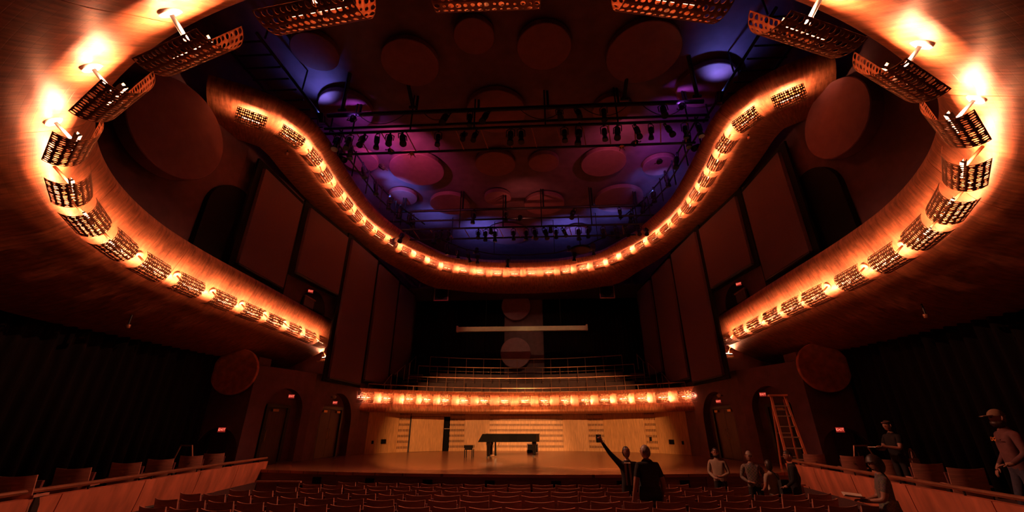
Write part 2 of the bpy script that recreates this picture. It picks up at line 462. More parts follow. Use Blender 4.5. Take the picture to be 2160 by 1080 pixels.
# ================================================================== THE LIT BANDS
P1 = smooth_prof([(-.14,1.22),(-.1,1.08),(-.16,.85),(-.27,.55),(-.36,.3),(-.48,.06),(-.75,-.2),(-1.1,-.38),(-1.7,-.7),(-2.4,-.92),(-3.1,-1.05)], 4)
PO = smooth_prof([(-.06,1.22),(-.05,1.08),(-.04,.85),(-.03,.66),(-.05,.50),(-.19,.34),(-.47,.10),(-.85,-.22),(-1.5,-.55),(-2.3,-.85),(-3.1,-1.05)], 4)
def prof1(l):
    y = ring1.at(l).y; k = max(0, min(1, (7.0-y)/3.2)); k = k*k*(3-2*k)
    return [(-3.1,-.75),(-1.3,.0),(-.75,.5),(-.45,1.25)] + [(a[0]*(1-k)+c[0]*k, a[1]*(1-k)+c[1]*k) for a, c in zip(P1, PO)]
bal = thing('balcony', 'near horseshoe balcony wrapped in copper tiles, curving overhead along both side walls', 'balcony')
inn = lambda t: Vector((-t.y, t.x))
def cuts_for(curve, n): return [curve.len*i/n for i in range(n+1)]
sweep_panels(ring1, inn, prof1, 3.6, bal, M_COPPER, cuts_for(ring1, 14), name='copper_panel')

PA = [(.45,.85),(.44,.72),(.33,.56),(.12,.40),(-.2,.29),(-.6,.22),(-1.05,.18),(-1.7,.16)]
PC = [(.05,.72),(0,.60),(-.12,.42),(-.25,.15),(-.42,-.12),(-.75,-.42),(-1.3,-.6),(-2.2,-.65)]
def P2(l):
    t = ring2.tan(l); k = max(0.0, min(1.0, (abs(t.x) - .25)/.6)) if ring2.at(l).y > 14 else 0
    k = k*k*(3-2*k)
    pr = [(a[0]*(1-k)+c[0]*k, a[1]*(1-k)+c[1]*k) for a, c in zip(PA, PC)]
    s = smooth_prof(pr, 4)
    return [(s[-1][0], .9), (s[0][0]-.15, .95)] + s
hal = thing('canopy_ring', 'far copper tiled ceiling ring dipping in an S curve over the stage', 'canopy')
inn2 = lambda t: Vector((t.y, -t.x))
sweep_panels(ring2, inn2, P2, 9.2, hal, M_COPPER2, cuts_for(ring2, 14), name='copper_panel')

PG = smooth_prof([(.02,.45),(-.02,.40),(-.15,.28),(-.28,.08),(-.3,-.12),(-.24,-.32),(-.14,-.5),(-.16,-.64),(-.35,-.70),(-.9,-.70),(-2.6,-.70)], 3)
PG = [(-2.6,-.4),(-.6,.1),(-.35,.45)] + PG
glr = thing('gallery', 'curved copper gallery front with a lamp row above the stage', 'gallery')
sweep_panels(gal, inn2, lambda l: PG, 1.55, glr, M_COPPER, cuts_for(gal, 8), name='copper_panel')

# ------------------------------------------------------------------ trough lamps
def lamp_mesh(nx=15, na=9, L=1.06, Rr=.32, half=R(74)):
    rnd = random.Random(3); m = MB(); dx = L/nx; da = 2*half/na
    def pt(x, a): return (x, Rr*math.sin(a), -Rr*math.cos(a))
    # hole centre bulges to -z, open side +z
    idx = {}
    def vid(i, j, ox=0, oa=0):
        k = (i*2+ox, j*2+oa)
        if k not in idx:
            idx[k] = len(m.v); m.v.append(pt(-L/2 + k[0]*dx/2, -half + k[1]*da/2))
        return idx[k]
    for i in range(nx):
        for j in range(na):
            ring = [vid(i,j), vid(i,j,1,0), vid(i,j,2,0), vid(i,j,2,1), vid(i,j,2,2), vid(i,j,1,2), vid(i,j,0,2), vid(i,j,0,1)]
            cx = -L/2 + (i+.5)*dx; ca = -half + (j+.5)*da
            r = rnd.choice((.029,.027,.022,.016))
            cx += rnd.uniform(-1,1)*(.035-r)*.5; ca += rnd.uniform(-1,1)*(.035-r)/Rr*.5
            b = len(m.v)
            for k in range(8):
                th = -3*PI/4 + k*PI/4
                m.v.append(pt(cx + r*math.cos(th)*dx/.0707, ca + r*math.sin(th)/Rr*(da*Rr)/.092*1.2))
            for k in range(8):
                k2 = (k+1) % 8
                m.f.append((ring[k], ring[k2], b+k2, b+k))
    me = m.mesh('shade', True)
    return me
shade_me = lamp_mesh()
def stem_mesh(t):
    m = MB(); m.tube([(0,0,-.3),(0,0,t)], .026, 8)
    m.lathe([(0,t-.03),(.11,t-.025),(.12,t-.01),(.12,t+.06),(0,t+.06)], 20); return m.mesh('stem', True)
stem_me = stem_mesh(.36); stem_short = stem_mesh(.215)
bar = MB(); bar.box((0,0,-.15), (.60,.034,.02)); bar.box((0,.020,-.134), (.62,.005,.062)); bar.box((0,-.020,-.134), (.62,.005,.062)); bar.box((0,0,-.172), (.62,.05,.012)); bar_me = bar.mesh('light_bar')  # side fins added to narrow the spread of the strip
bar_me.materials.append(M_STEEL); bar_me.materials.append(M_BULB); bar_me.materials.append(M_GLOW)
for p in bar_me.polygons:
    if p.normal.z > .9 and .018 < p.area < .0225: p.material_index = 1       # bright strip turned to the band
    if p.normal.z < -.9 and p.area > .03: p.material_index = 2            # weaker glow added to light the shade inside
foot = MB(); foot.box((0,0,-.25), (.04,.03,.144)); foot_me = foot.mesh('bar_foot')
def lamp_proto():
    r = thing('trough_lamp', '', 'lamp')
    s = link('shade', shade_me, M_LAMP, r)
    md = s.modifiers.new('thick', 'SOLIDIFY'); md.thickness = .006; md.offset = 0
    link('stem', stem_me, M_LAMP, r)
    t = link('light_bar', bar_me, None, r)
    link('bar_foot', foot_me, M_STEEL, t)
    return r
def lamp_matrix(p, t, n):        # p centre, t along, n from surface towards the hall (shade bulges that way)
    z = -n.normalized(); x = t.normalized(); y = z.cross(x).normalized(); x = y.cross(z)
    M = Matrix((x, y, z)).transposed().to_4x4(); M.translation = p; return M
lp = lamp_proto(); first = [True]
def place_lamp(p, t, n, label, group, sx=1.0):
    M = lamp_matrix(p, t, n) @ Matrix.Diagonal((sx*.9,.9,.9,1))
    if first[0]:
        first[0] = False; lp.matrix_world = M; lp['label'] = label; lp['group'] = group; return lp
    o = dup(lp, label, M=M); o['group'] = group; return o
LP1 = [(-9.0,17.7),(-9.01,16.5),(-9.03,15.3),(-8.98,14.0),(-8.95,12.7),(-8.85,11.35),(-8.83,9.98),(-8.65,8.62),(-8.28,7.38),(-7.62,6.18),(-6.8,5.15),(-5.7,4.2),
       (-4.35,3.4),(-2.9,2.82),(-1.42,2.51),(.18,2.48),(1.82,2.63),(3.3,2.98),(4.67,3.58),(5.97,4.44),(7.06,5.42),(7.88,6.47),(8.42,7.67),(8.82,8.97),(8.97,10.29),
       (9.09,11.81),(8.94,12.96),(8.91,14.15),(8.91,15.48),(8.91,16.71),(8.96,17.93)]
for i, p in enumerate(LP1):
    l = ring1.nearest(p); q = ring1.at(l); t = ring1.tan(l); nn = inn(t)
    n = Vector((nn.x*.74, nn.y*.74, -.67))
    side = i if i < 15 else 30-i
    where = ('left arm' if i < 12 else 'right arm' if i > 18 else 'overhead curve')
    if i < 12: lab = 'perforated copper trough lamp under the near balcony left arm, %s from its stage end' % ORD[i+1]
    elif i > 18: lab = 'perforated copper trough lamp under the near balcony right arm, %s from its stage end' % ORD[31-i]
    else: lab = 'big perforated copper trough lamp hanging overhead at the top, %s of seven from left' % ORD[i-11]
    over = 11 <= i <= 19
    if over: n = Vector((nn.x*.8, nn.y*.8, -.6))
    lo_ = place_lamp(Vector((q.x, q.y, 3.6)) - n*(.20 if over else .13), Vector((t.x, t.y, 0)), n, lab, 'trough lamps under the near balcony')
    for ch in lo_.children:
        if over and ch.data == stem_me: ch.data = stem_short
for sx in (-1, 1):
    n = Vector((sx*-.1, .75, -.67))
    place_lamp(Vector((sx*9.75, 19.75, 3.35)), Vector((1,0,0)), n, 'copper trough lamp on the end face of the %s balcony arm, seen end-on' % ('left' if sx < 0 else 'right'), 'trough lamps under the near balcony', .75)
# far ring
LP2 = [ring2.nearest((-8.35,9.7)), ring2.nearest((-7.6,10.6))]
a0, a1 = ring2.nearest((-7.45,11.72)), ring2.nearest((7.5,11.72))
nl = int(round((a1-a0)/1.1)); LP2 += [a0 + (a1-a0)*k/nl for k in range(nl+1)] + [ring2.nearest((7.7,10.6)), ring2.nearest((8.42,9.75))]
for i, l in enumerate(LP2):
    q = ring2.at(l); t = ring2.tan(l); nn = inn2(t)
    k = max(0, min(1, (abs(t.x)-.25)/.6)) if q.y > 14 else 0
    n = Vector((nn.x*(.46+.39*k), nn.y*(.46+.39*k), -.88+.38*k)).normalized()
    h = len(LP2)
    j = i+1 if i < h/2 else h-i
    end = 'left' if i < h/2 else 'right'
    lab = 'small perforated lamp on the far ceiling ring, %s counted from its %s wall end' % (ORD[j] if j <= 20 else 'twentyfirst' if j == 21 else 'twenty-%d-th' % j, end)
    if i == h//2 and h % 2: lab = 'small perforated lamp at the lowest middle point of the far ceiling ring'
    place_lamp(Vector((q.x, q.y, 9.2)) - n*.05, Vector((t.x, t.y, 0)), n, lab, 'trough lamps on the far ceiling ring', .88 if j <= 2 else .74)
LG = [-8.4,-7.47,-6.41,-5.54,-4.57,-3.53,-2.41,-1.2,0,1.15,2.35,3.48,4.55,5.5,6.38,7.34,8.36]
for i, x in enumerate(LG):
    y = 25.2 - .0443*x*x; l = gal.nearest((x, y)); t = gal.tan(l); nn = inn2(t)
    lab = 'perforated lamp on the gallery front above the stage, ' + side_rank(i, 17)
    place_lamp(Vector((x, y, 1.55))+Vector((nn.x,nn.y,0))*.02, Vector((t.x,t.y,0)), Vector((nn.x, nn.y, -.12)), lab, 'trough lamps along the gallery front', .9 if i in (0,16) else .72)
#PART2
# ================================================================== WALL AND CEILING FURNISHING
# acoustic panels on the upper side walls
PAN = [((-9.12,11.85),(-9.12,14.42),5.06,8.80,'tall maroon cloth panel nearest the near balcony'),
       ((-9.08,14.98),(-8.72,18.0),5.95,8.95,'short maroon cloth panel hanging above the upper exit'),
       ((-8.62,18.35),(-8.36,21.2),2.15,9.0,'tall maroon cloth panel beside the balcony tip'),
       ((-8.30,21.55),(-8.12,24.45),2.4,8.9,'tall maroon cloth panel above the gallery end'),
       ((-8.06,24.85),(-7.85,27.3),3.1,8.8,'dim maroon cloth panel beside the choir steps')]
for sx, nm in ((-1,'left'),(1,'right')):
    for a, b, z0, z1, lab in PAN:
        A = (a[0]*-sx, a[1]); B = (b[0]*-sx, b[1]); t = .12 if sx < 0 else -.12
        r = thing('acoustic_banner', lab + ', %s wall' % nm, 'banner', group='acoustic banners on the %s wall' % nm)
        m = MB(); m.wall(A, B, z0, z1, t); m.build('cloth_face', M_PANEL, r)
        dx, dy = B[0]-A[0], B[1]-A[1]; l = math.hypot(dx, dy); dx /= l; dy /= l; o = .13*-1 if sx < 0 else .13
        k = -1 if sx < 0 else 1
        nx, ny = (-dy*.13, dx*.13) if sx < 0 else (dy*.13, -dx*.13)
        m = MB(); m.wall((A[0]+nx-dx*.27, A[1]+ny-dy*.27), (B[0]+nx+dx*.27, B[1]+ny+dy*.27), z0-.18, z1+.26, .08 if sx < 0 else -.08)
        m.build('black_track', M_BLACK, r)
        m = MB(); m.wall((A[0], A[1]), (B[0], B[1]), z0-.06, z0-.015, t); m.build('bottom_batten', M_FRAME, r)

def disc_thing(M, r, th, label, mt=M_DISC, group=None):
    o = thing('acoustic_disc', label, 'disc', M=M, group=group)
    m = MB(); m.lathe([(r-.025, 0), (r, .02), (r, th)], 40); m.build('disc_face', mt, o)
    m = MB(); m.lathe([(r*.7, th), (r*.7, th+.12)], 24); m.build('backing_ring', M_DARK, o)
    return o
def wall_M(p, n):
    z = -Vector(n).normalized(); x = Vector((0,0,1)).cross(z).normalized(); y = z.cross(x)
    M = Matrix((x, y, z)).transposed().to_4x4(); M.translation = Vector(p); return M
disc_thing(wall_M((-9.35, 8.6, 7.85), (1,-.12,0)), 1.42, .42, 'large round plaster disc on the left wall above the balcony rim')
disc_thing(wall_M((9.5, 9.75, 8.35), (-1,-.10,0)), 1.15, .42, 'large round plaster disc on the right wall above the balcony rim')
for sx, nm in ((-1,'left'),(1,'right')):     # round-headed alcove behind the first panel, its shade a black slab
    o = thing('alcove', 'round-headed alcove with shade painted black in the upper %s wall before the first panel' % nm, 'alcove', (sx*9.575, 11.55, 4.4))
    m = MB(); arch_prism(m, arch_poly(2.2, 3.3), (0,0), (0.06*-sx,1), (-sx,0), -.15, .06, 0); m.build('recess_board', M_BLACK, o)
# half round disc beside the drape, brighter material standing in for nearby lamplight
for sx, nm in ((-1,'left'),(1,'right')):
    disc_thing(wall_M((sx*10.95, 15.38, 2.05), (sx*-.06,-1,0)), .87, .14, 'round plaster disc half hidden by the balcony soffit beside the %s drape' % nm, M_BOX)
CD = [(-3.69,10.44,1.03),(4.64,10.47,1.29),(-1.23,9.48,.69),(1.14,10.02,.94),(-6.89,9.79,.8),(-5.19,16.89,1.38),(4.23,16.82,1.11),(-7.79,16.0,.87),(7.05,17.17,.81),
      (-1.15,16.62,1.0),(1.26,16.63,.75),(-7.0,12.6,1.07),(7.43,12.07,1.1),(-.79,13.04,1.23),(-4.16,20.39,1.17),(1.37,20.68,1.17),(-1.31,19.85,.76),(-6.71,19.47,.81),
      (5.65,20.37,1.37),(-1.07,24.66,1.46),(4.0,13.15,.79),(3.6,24.4,.8)]
CL = ['large plaster ceiling disc left of centre, nearest row','largest plaster ceiling disc right of centre, nearest row','small plaster ceiling disc nearest the camera left of the axis',
      'plaster ceiling disc nearest the camera on the axis','plaster ceiling disc by the blue glow on the far left','large magenta lit ceiling disc below the front truss, left',
      'red lit ceiling disc below the front truss, right','small violet ceiling disc near the left ring edge','small violet ceiling disc near the right ring edge',
      'dim ceiling disc between the trusses, left of the axis','dim small ceiling disc between the trusses, right of the axis','purple ceiling disc behind the left end of the front truss',
      'purple ceiling disc behind the right end of the front truss','dim large ceiling disc behind the middle of the front truss','ceiling disc behind the rear truss, left of centre',
      'ceiling disc behind the rear truss, right of centre','small ceiling disc just above the rear truss on the axis','small pale ceiling disc above the left end of the rear truss',
      'big ceiling disc behind the rear truss toward the right','farthest ceiling disc, below the rear truss','faint small ceiling disc behind the front truss right half','farthest small ceiling disc right of the axis']
for (x, y, r), lab in zip(CD, CL):
    disc_thing(Matrix.Translation((x, y, 12.12)), r, .22, lab, group='discs under the ceiling')
# far wall: strip of pale plaster with two discs between black drapes
m = MB(); m.box((-.15, 29.5, 5.5), (3.1,.12,7.0)); tag(m.build('pale_plaster_strip', M_PLASTER), 'pale plaster strip of the far wall between the black drapes', 'wall panel')
disc_thing(wall_M((-.72, 29.05, 5.0), (0,-1,0)), 1.08, .25, 'round plaster disc low on the far wall strip, above the choir rail', M_DISC)
disc_thing(wall_M((-.68, 29.05, 8.45), (0,-1,0)), 1.08, .25, 'round plaster disc high on the far wall strip, above the white beam', M_DISC)
def drape(name, a, b, z0, z1, amp, pitch, label, n=6):
    L = math.hypot(b[0]-a[0], b[1]-a[1]); k = int(L/pitch)*n; rows = [[], [], []]
    ux, uy = (b[0]-a[0])/L, (b[1]-a[1])/L
    rnd = random.Random(len(label))
    ph = [rnd.uniform(.6,1.4) for _ in range(k//n + 2)]
    for i in range(k+1):
        t = i/k*L; d = amp*ph[i//n]*math.sin(2*PI*i/n)
        for r_, (z, s) in zip(rows, ((z0, 1.15), ((z0+z1)/2, 1), (z1, .75))):
            r_.append((a[0]+ux*t-uy*d*s, a[1]+uy*t+ux*d*s, z))
    m = MB(); m.quadgrid(rows); o = m.build(name, M_DRAPE, None, True)
    md = o.modifiers.new('t', 'SOLIDIFY'); md.thickness = .012
    tag(o, label, 'curtain'); return o
drape('stage_drape', (-8.2,29.2), (-1.55,29.2), 2.0, 8.95, .07, .3, 'black pleated drape on the far wall, left of the pale strip')
drape('stage_drape', (1.3,29.2), (8.3,29.2), 2.0, 8.95, .07, .3, 'black pleated drape on the far wall, right of the pale strip')
drape('side_drape', (-12.3,3.0), (-11.75,15.5), -1.55, 2.75, .10, .36, 'long black velvet drape closing the left side box')
drape('side_drape', (12.3,3.0), (11.75,15.5), -1.55, 2.75, .10, .36, 'long black velvet drape closing the right side box')

# ------------------------------------------------------------------ trusses, pipes and stage lights
def pipe(m, a, b, r=.03): m.tube([a, b], r, 8)
def truss(name, label, y, zs, x0, x1, y2, z2, hang, bx):
    t = thing(name, label, 'truss')
    for z, rr in zs:
        m = MB(); pipe(m, (x0, y, z), (x1, y, z), rr); m.build('chord', M_STEEL, t)
    m = MB(); pipe(m, (x0+.3, y2, z2), (x1-.2, y2, z2), .05); m.build('chord', M_STEEL, t)
    for x in bx:
        m = MB(); pipe(m, (x, y, zs[-1][0]), (x+.22, y2, z2), .022); m.build('brace', M_RAIL, t)
    for x in hang:
        m = MB(); pipe(m, (x-.06, y-.05, zs[-1][0]), (x-.06, y-.05, 12.45), .03); m.build('hanger', M_STEEL, t)
        m = MB(); pipe(m, (x+.07, y, zs[0][0]), (x+.07, y, 12.45), .05); m.build('hanger', M_STEEL, t)
    return t
truss('lighting_truss', 'front black lighting truss of three pipes spanning the canopy opening', 12.3, [(11.62,.085),(10.95,.05),(10.70,.055)], -7.55, 7.3, 13.2, 10.38,
      [-6.3,-4.0,-1.5,1.25,4.0,6.6], [-7.2+.98*i for i in range(15)])
truss('lighting_truss', 'rear black lighting truss of pipes spanning the canopy opening', 19.5, [(11.25,.07),(10.62,.05),(10.10,.055)], -7.3, 7.2, 20.3, 9.86,
      [-6.6,-3.3,-.9,1.2,3.9,6.3], [-6.9+.95*i for i in range(15)])
for sx, nm in ((-1,'left'),(1,'right')):
    t = thing('catwalk_rail', 'black pipe rail following the %s inner edge of the canopy ring' % nm, 'rail')
    for z, off in ((10.45,.25),(11.2,.15)):
        m = MB(); m.tube([(sx*(7.3-off), 12.6, z),(sx*(7.25-off),14.5,z),(sx*(7.2-off),16.5,z),(sx*(6.75-off),18.8,z),(sx*(5.9-off),21,z)], .035, 6); m.build('rail_pipe', M_STEEL, t)
    for y, x in ((12.8,7.1),(14.2,7.1),(15.6,7.05),(17.0,6.9),(18.4,6.65),(19.8,6.2)):
        m = MB(); pipe(m, (sx*x, y, 10.0), (sx*x, y, 11.3), .03); m.build('post', M_STEEL, t)
t = thing('curved_pipe', 'thin curved lighting pipe at the far end of the canopy opening', 'pipe')
m = MB(); m.tube([(-5.2,22.0,10.75),(-3.6,22.8,10.35),(-1.8,23.2,10.12),(0,23.3,10.06),(2,23.2,10.12),(4,22.7,10.4),(5.4,22.0,10.8)], .035, 6); m.build('pipe', M_STEEL, t)
for x, y, z in ((-4.4,22.45,10.52),(-1.8,23.2,10.12),(2,23.2,10.12),(4.6,22.4,10.6)):
    m = MB(); pipe(m, (x, y, z), (x, y, 12.45), .02); m.build('hanger', M_STEEL, t)
for sx, nm in ((-1,'left'),(1,'right')):      # ladder-like side frame above the canopy start
    t = thing('catwalk', 'black catwalk frame with rungs high above the %s canopy end' % nm, 'frame')
    for x in (7.9, 9.2):
        m = MB(); pipe(m, (sx*x, 8.4, 11.4), (sx*(x-.3), 13.2, 11.4), .05); m.build('rail_pipe', M_STEEL, t)
    for i in range(9):
        y = 8.7 + i*.5; m = MB(); pipe(m, (sx*7.9, y, 11.4), (sx*9.2, y, 11.4), .03); m.build('rung', M_STEEL, t)
    for y in (8.6, 10.8, 13.0):
        m = MB(); pipe(m, (sx*7.75, y, 11.4), (sx*7.75, y, 12.45), .03); m.build('hanger', M_STEEL, t)

def light_proto():
    r = thing('stage_light', '', 'spotlight')
    m = MB(); m.lathe([(.02,.02),(.085,.0),(.10,-.06),(.10,-.22),(.075,-.25),(.075,-.36),(.10,-.40),(.11,-.50),(.095,-.50)], 12); m.build('housing', M_STEEL, r)
    m = MB(); m.lathe([(0,-.485),(.09,-.485)], 12); m.build('lens', M_LENS, r)
    m = MB()
    m.tube([(-.13,0,-.2),(-.13,0,.10),(-.05,0,.16),(.05,0,.16),(.13,0,.10),(.13,0,-.2)], .016, 6); m.build('yoke', M_IRON, r)
    m = MB(); m.box((0,0,.20), (.06,.07,.10)); m.build('clamp', M_IRON, r)
    return r
M_LENS = mat('dark glass lens', (.05,.05,.06), .08, 0, .05)
sl = light_proto(); SLF = [True]
def stage_light(p, tilt, rz, label, group, s=1.0):
    M = Matrix.Translation(Vector(p)) @ Matrix.Rotation(rz, 4, 'Z') @ Matrix.Rotation(tilt, 4, 'X') @ Matrix.Diagonal((s,s,s,1))
    if SLF[0]:
        SLF[0] = False; sl.matrix_world = M; sl['label'] = label; sl['group'] = group; return sl
    o = dup(sl, label, M=M); o['group'] = group; return o
rnd = random.Random(11)
def light_row(xs, y, z, what, group, ups=()):
    n = len(xs)
    for i, x in enumerate(xs):
        up = i in ups
        stage_light((x, y, z - .26 if not up else z + .3), rnd.uniform(-.5,.2), rnd.uniform(-.6,.6), 'black stage light %s, %s' % (what, side_rank(i, n)), group, rnd.uniform(.95,1.25))
light_row([-6.9,-6.45,-5.9,-5.35,-4.85,-4.35,-2.95,-1.95,-1.5,-.15,.25,1.9,2.45,3.4,3.9,4.6,5.15,5.75,6.4,6.9], 12.3, 10.70, 'hung under the front truss', 'stage lights under the front truss')
light_row([-2.7,-1.75,-1.1,1.75,2.45,3.45,5.7], 12.25, 11.6, 'hung from the top pipe of the front truss', 'stage lights on the front truss top pipe')
light_row([-7.0,-6.5,-4.7,-4.35,-3.9,-2.3,-1.9,-1.4,-.4,.3,.75,1.3,1.9,2.3,3.1,3.6,4.4,5.1,5.6,6.3,6.7], 19.5, 10.10, 'hung under the rear truss', 'stage lights under the rear truss')
light_row([-6.2,-2.6,-.8,2.9,5.4], 19.45, 11.22, 'hung from the top pipe of the rear truss', 'stage lights on the rear truss top pipe')
for i, (x, y, z) in enumerate(((-4.6,22.3,10.6),(-4.0,22.6,10.45),(-3.4,22.85,10.3),(-2.8,23,10.25),(-.9,23.25,10.08),(3.2,22.9,10.25),(4.3,22.55,10.5))):
    stage_light((x, y, z-.26), rnd.uniform(-.4,.4), rnd.uniform(-.8,.8), 'black stage light on the curved far pipe, ' + side_rank(i, 7), 'stage lights on the curved far pipe', 1.1)
for sx, nm in ((-1,'left'),(1,'right')):
    for i, (x, y) in enumerate(((7.0,13.5),(7.0,14.9),(6.95,16.3),(6.75,17.7),(6.5,18.7),(6.1,19.9))):
        stage_light((sx*x, y, 10.95), rnd.uniform(-.3,.3), sx*(PI/2+rnd.uniform(-.4,.4)), 'black stage light on the %s catwalk rail, %s from the front' % (nm, ORD[i+1]), 'stage lights on the %s catwalk rail' % nm, 1.15)
# long black tubes fixed slanting to the ceiling
for (a, b, lab) in (((-6.2,11.0,12.46),(-6.75,11.9,11.5),'black slanting hoist arm below the ceiling, left'),((6.4,10.9,12.46),(6.9,11.9,11.5),'black slanting hoist arm below the ceiling, right'),
                    ((-4.1,11.2,12.46),(-4.0,12.1,11.7),'black hoist arm under the large left ceiling disc'),((4.3,11.2,12.46),(4.25,12.1,11.7),'black hoist arm under the largest right ceiling disc')):
    t = thing('hoist_arm', lab, 'hoist')
    m = MB(); m.tube([a, b], .075, 8); m.build('arm', M_STEEL, t)
    m = MB(); m.tube([(b[0]-.15,b[1],b[2]),(b[0]+.15,b[1],b[2])], .06, 8); m.build('pulley', M_IRON, t)
for (p, lab) in (((-4.2,13.15,10.25),'small brass ceiling lamp fitting under the front truss, left'),((4.21,13.15,10.25),'small brass ceiling lamp fitting under the front truss, right'),((.68,20.25,9.78),'small brass lamp fitting under the middle of the rear truss')):
    t = thing('clip_lamp', lab, 'lamp', p)
    m = MB(); m.lathe([(.0,.10),(.05,.09),(.10,.0),(.09,0)], 12); m.build('lamp_shade', M_BRASS, t)
    m = MB()
    for a in range(4): pipe(m, (0,0,.05), (.16*math.cos(a*PI/2+.6), .16*math.sin(a*PI/2+.6), -.10), .012)
    tag(m.build('guard_wires', M_BRASS, t), kind='stuff')
for (x0, x1, y, z, sag, lab) in ((-6.2,-4.3,12.2,11.5,.5,'left end'),(-3.6,-2.4,12.2,11.5,.4,'left third'),(.2,2.0,12.2,11.5,.55,'middle'),(2.6,4.4,12.2,11.5,.5,'right third'),(4.9,6.6,12.2,11.5,.6,'right end')):
    t = thing('loose_cable', 'thin black cable sagging under the top pipe of the front truss, ' + lab, 'cable')
    m = MB(); m.tube([(x0+(x1-x0)*i/10, y, z-sag*4*(i/10)*(1-i/10)) for i in range(11)], .014, 5); m.build('cable', M_STEEL, t)
# round winch disc near the far right of the opening
t = thing('winch_drum', 'flat black round winch drum hanging near the far right canopy edge', 'winch', (3.55,22.6,10.0))
m = MB(); m.lathe([(.55,0),(.62,.03),(.62,.10),(.3,.14),(0,.14)], 28); m.build('drum', M_BLACK, t)
m = MB(); pipe(m, (0,0,.1), (0,0,2.4), .03); m.build('hanger', M_STEEL, t)
m = MB(); m.box((.75,0,.2), (.25,.2,.4)); m.build('motor_box', M_IRON, t)

# coloured uplights: real fixtures with a lamp inside, washing the ceiling
def uplight(p, to, col, power, label, size=60, blend=.9):
    d = Vector(to) - Vector(p); q = d.to_track_quat('-Z', 'Y')
    M = Matrix.Translation(Vector(p)) @ q.to_matrix().to_4x4()
    r = thing('uplight', label, 'spotlight', M=M)
    m = MB(); m.lathe([(.0,.34),(.09,.32),(.11,.12),(.13,-.02),(.12,-.02),(.10,.10)], 14); m.build('housing', M_STEEL, r)
    m = MB(); m.tube([(-.16,0,.12),(-.16,0,.42),(.16,0,.42),(.16,0,.12)], .015, 6); m.build('yoke', M_IRON, r)
    ld = bpy.data.lights.new('lamp_beam', 'SPOT'); ld.energy = power; ld.color = col; ld.spot_size = R(size); ld.spot_blend = blend; ld.shadow_soft_size = .06
    lo = bpy.data.objects.new('lamp_beam', ld); COL.objects.link(lo); lo.parent = r; lo.location = (0,0,-.03)
    return r
BLUE = (.16,.22,1.0); MAG = (1.0,.12,.38); VIO = (.42,.10,1.0)
UPL = [((-7.6,11.9,11.35),(-7.7,11.3,12.4),BLUE,200,'blue uplight on the left catwalk near the front truss'),
       ((7.6,11.6,11.35),(7.7,10.9,12.4),BLUE,170,'blue uplight on the right catwalk near the front truss'),
       ((-6.6,17.6,10.9),(-6.9,18.6,12.4),BLUE,330,'blue uplight on the left catwalk before the rear truss'),
       ((6.75,17.8,10.9),(7.3,18.6,12.4),BLUE,330,'blue uplight on the right catwalk before the rear truss'),
       ((-5.35,22.0,10.82),(-5.6,22.2,12.4),BLUE,180,'blue uplight at the far left of the canopy opening'),
       ((5.4,22.0,10.85),(5.5,22.4,12.4),BLUE,170,'blue uplight at the far right of the canopy opening'),
       ((-2.9,23.2,10.5),(-2.6,24.3,12.4),BLUE,520,'blue uplight low at the far edge, left of the axis'),
       ((2.9,23.2,10.5),(2.9,24.3,12.4),BLUE,420,'blue uplight low at the far edge, right of the axis'),
       ((-5.2,13.4,10.6),(-6.0,16.6,12.3),MAG,650,'magenta uplight behind the front truss, left'),
       ((4.8,13.4,10.6),(4.9,16.6,12.3),(1.0,.16,.30),280,'magenta uplight behind the front truss, right'),
       ((-6.4,12.2,11.35),(-6.6,12.9,12.4),VIO,130,'violet uplight above the left canopy edge'),
       ((6.4,12.2,11.35),(6.8,12.9,12.4),VIO,110,'violet uplight above the right canopy edge'),
       ((-6.0,14.5,10.7),(-7.3,15.6,12.4),VIO,150,'violet uplight on the left catwalk rail'),
       ((6.2,14.8,10.7),(7.3,16.6,12.4),VIO,170,'violet uplight on the right catwalk rail'),
       ((0,18.6,10.2),(.2,20.3,12.3),(1.0,.22,.16),90,'red uplight in the middle of the rear truss')]
for p, to, c, pw, lab in UPL: uplight(p, to, c, pw, lab, 110)
# two warm front-of-house spots aimed at the stage wall
for sx, nm in ((-1,'left'),(1,'right')):
    uplight((sx*2.6, 2.35, 5.25), (sx*2.9, 24.0, -.95), (1.0,.45,.16), 21000, 'warm stage spotlight on the overhead balcony rim, %s of the axis' % nm, 27, .35)
    uplight((sx*7.0, 13.2, 10.1), (sx*-6.6, 8.0, -1.5), (1.0,.36,.20), 8000, 'reddish work light at the %s end of the front truss turned to the seats' % nm, 56, .7)
    uplight((sx*1.6, 19.45, 9.75), (sx*1.6, 26.4, 6.1), (1.0,.62,.32), 420, 'added warm spotlight on the rear truss brightening the screen case, %s' % nm, 40, .6)  # extra lamps added only to brighten the screen case

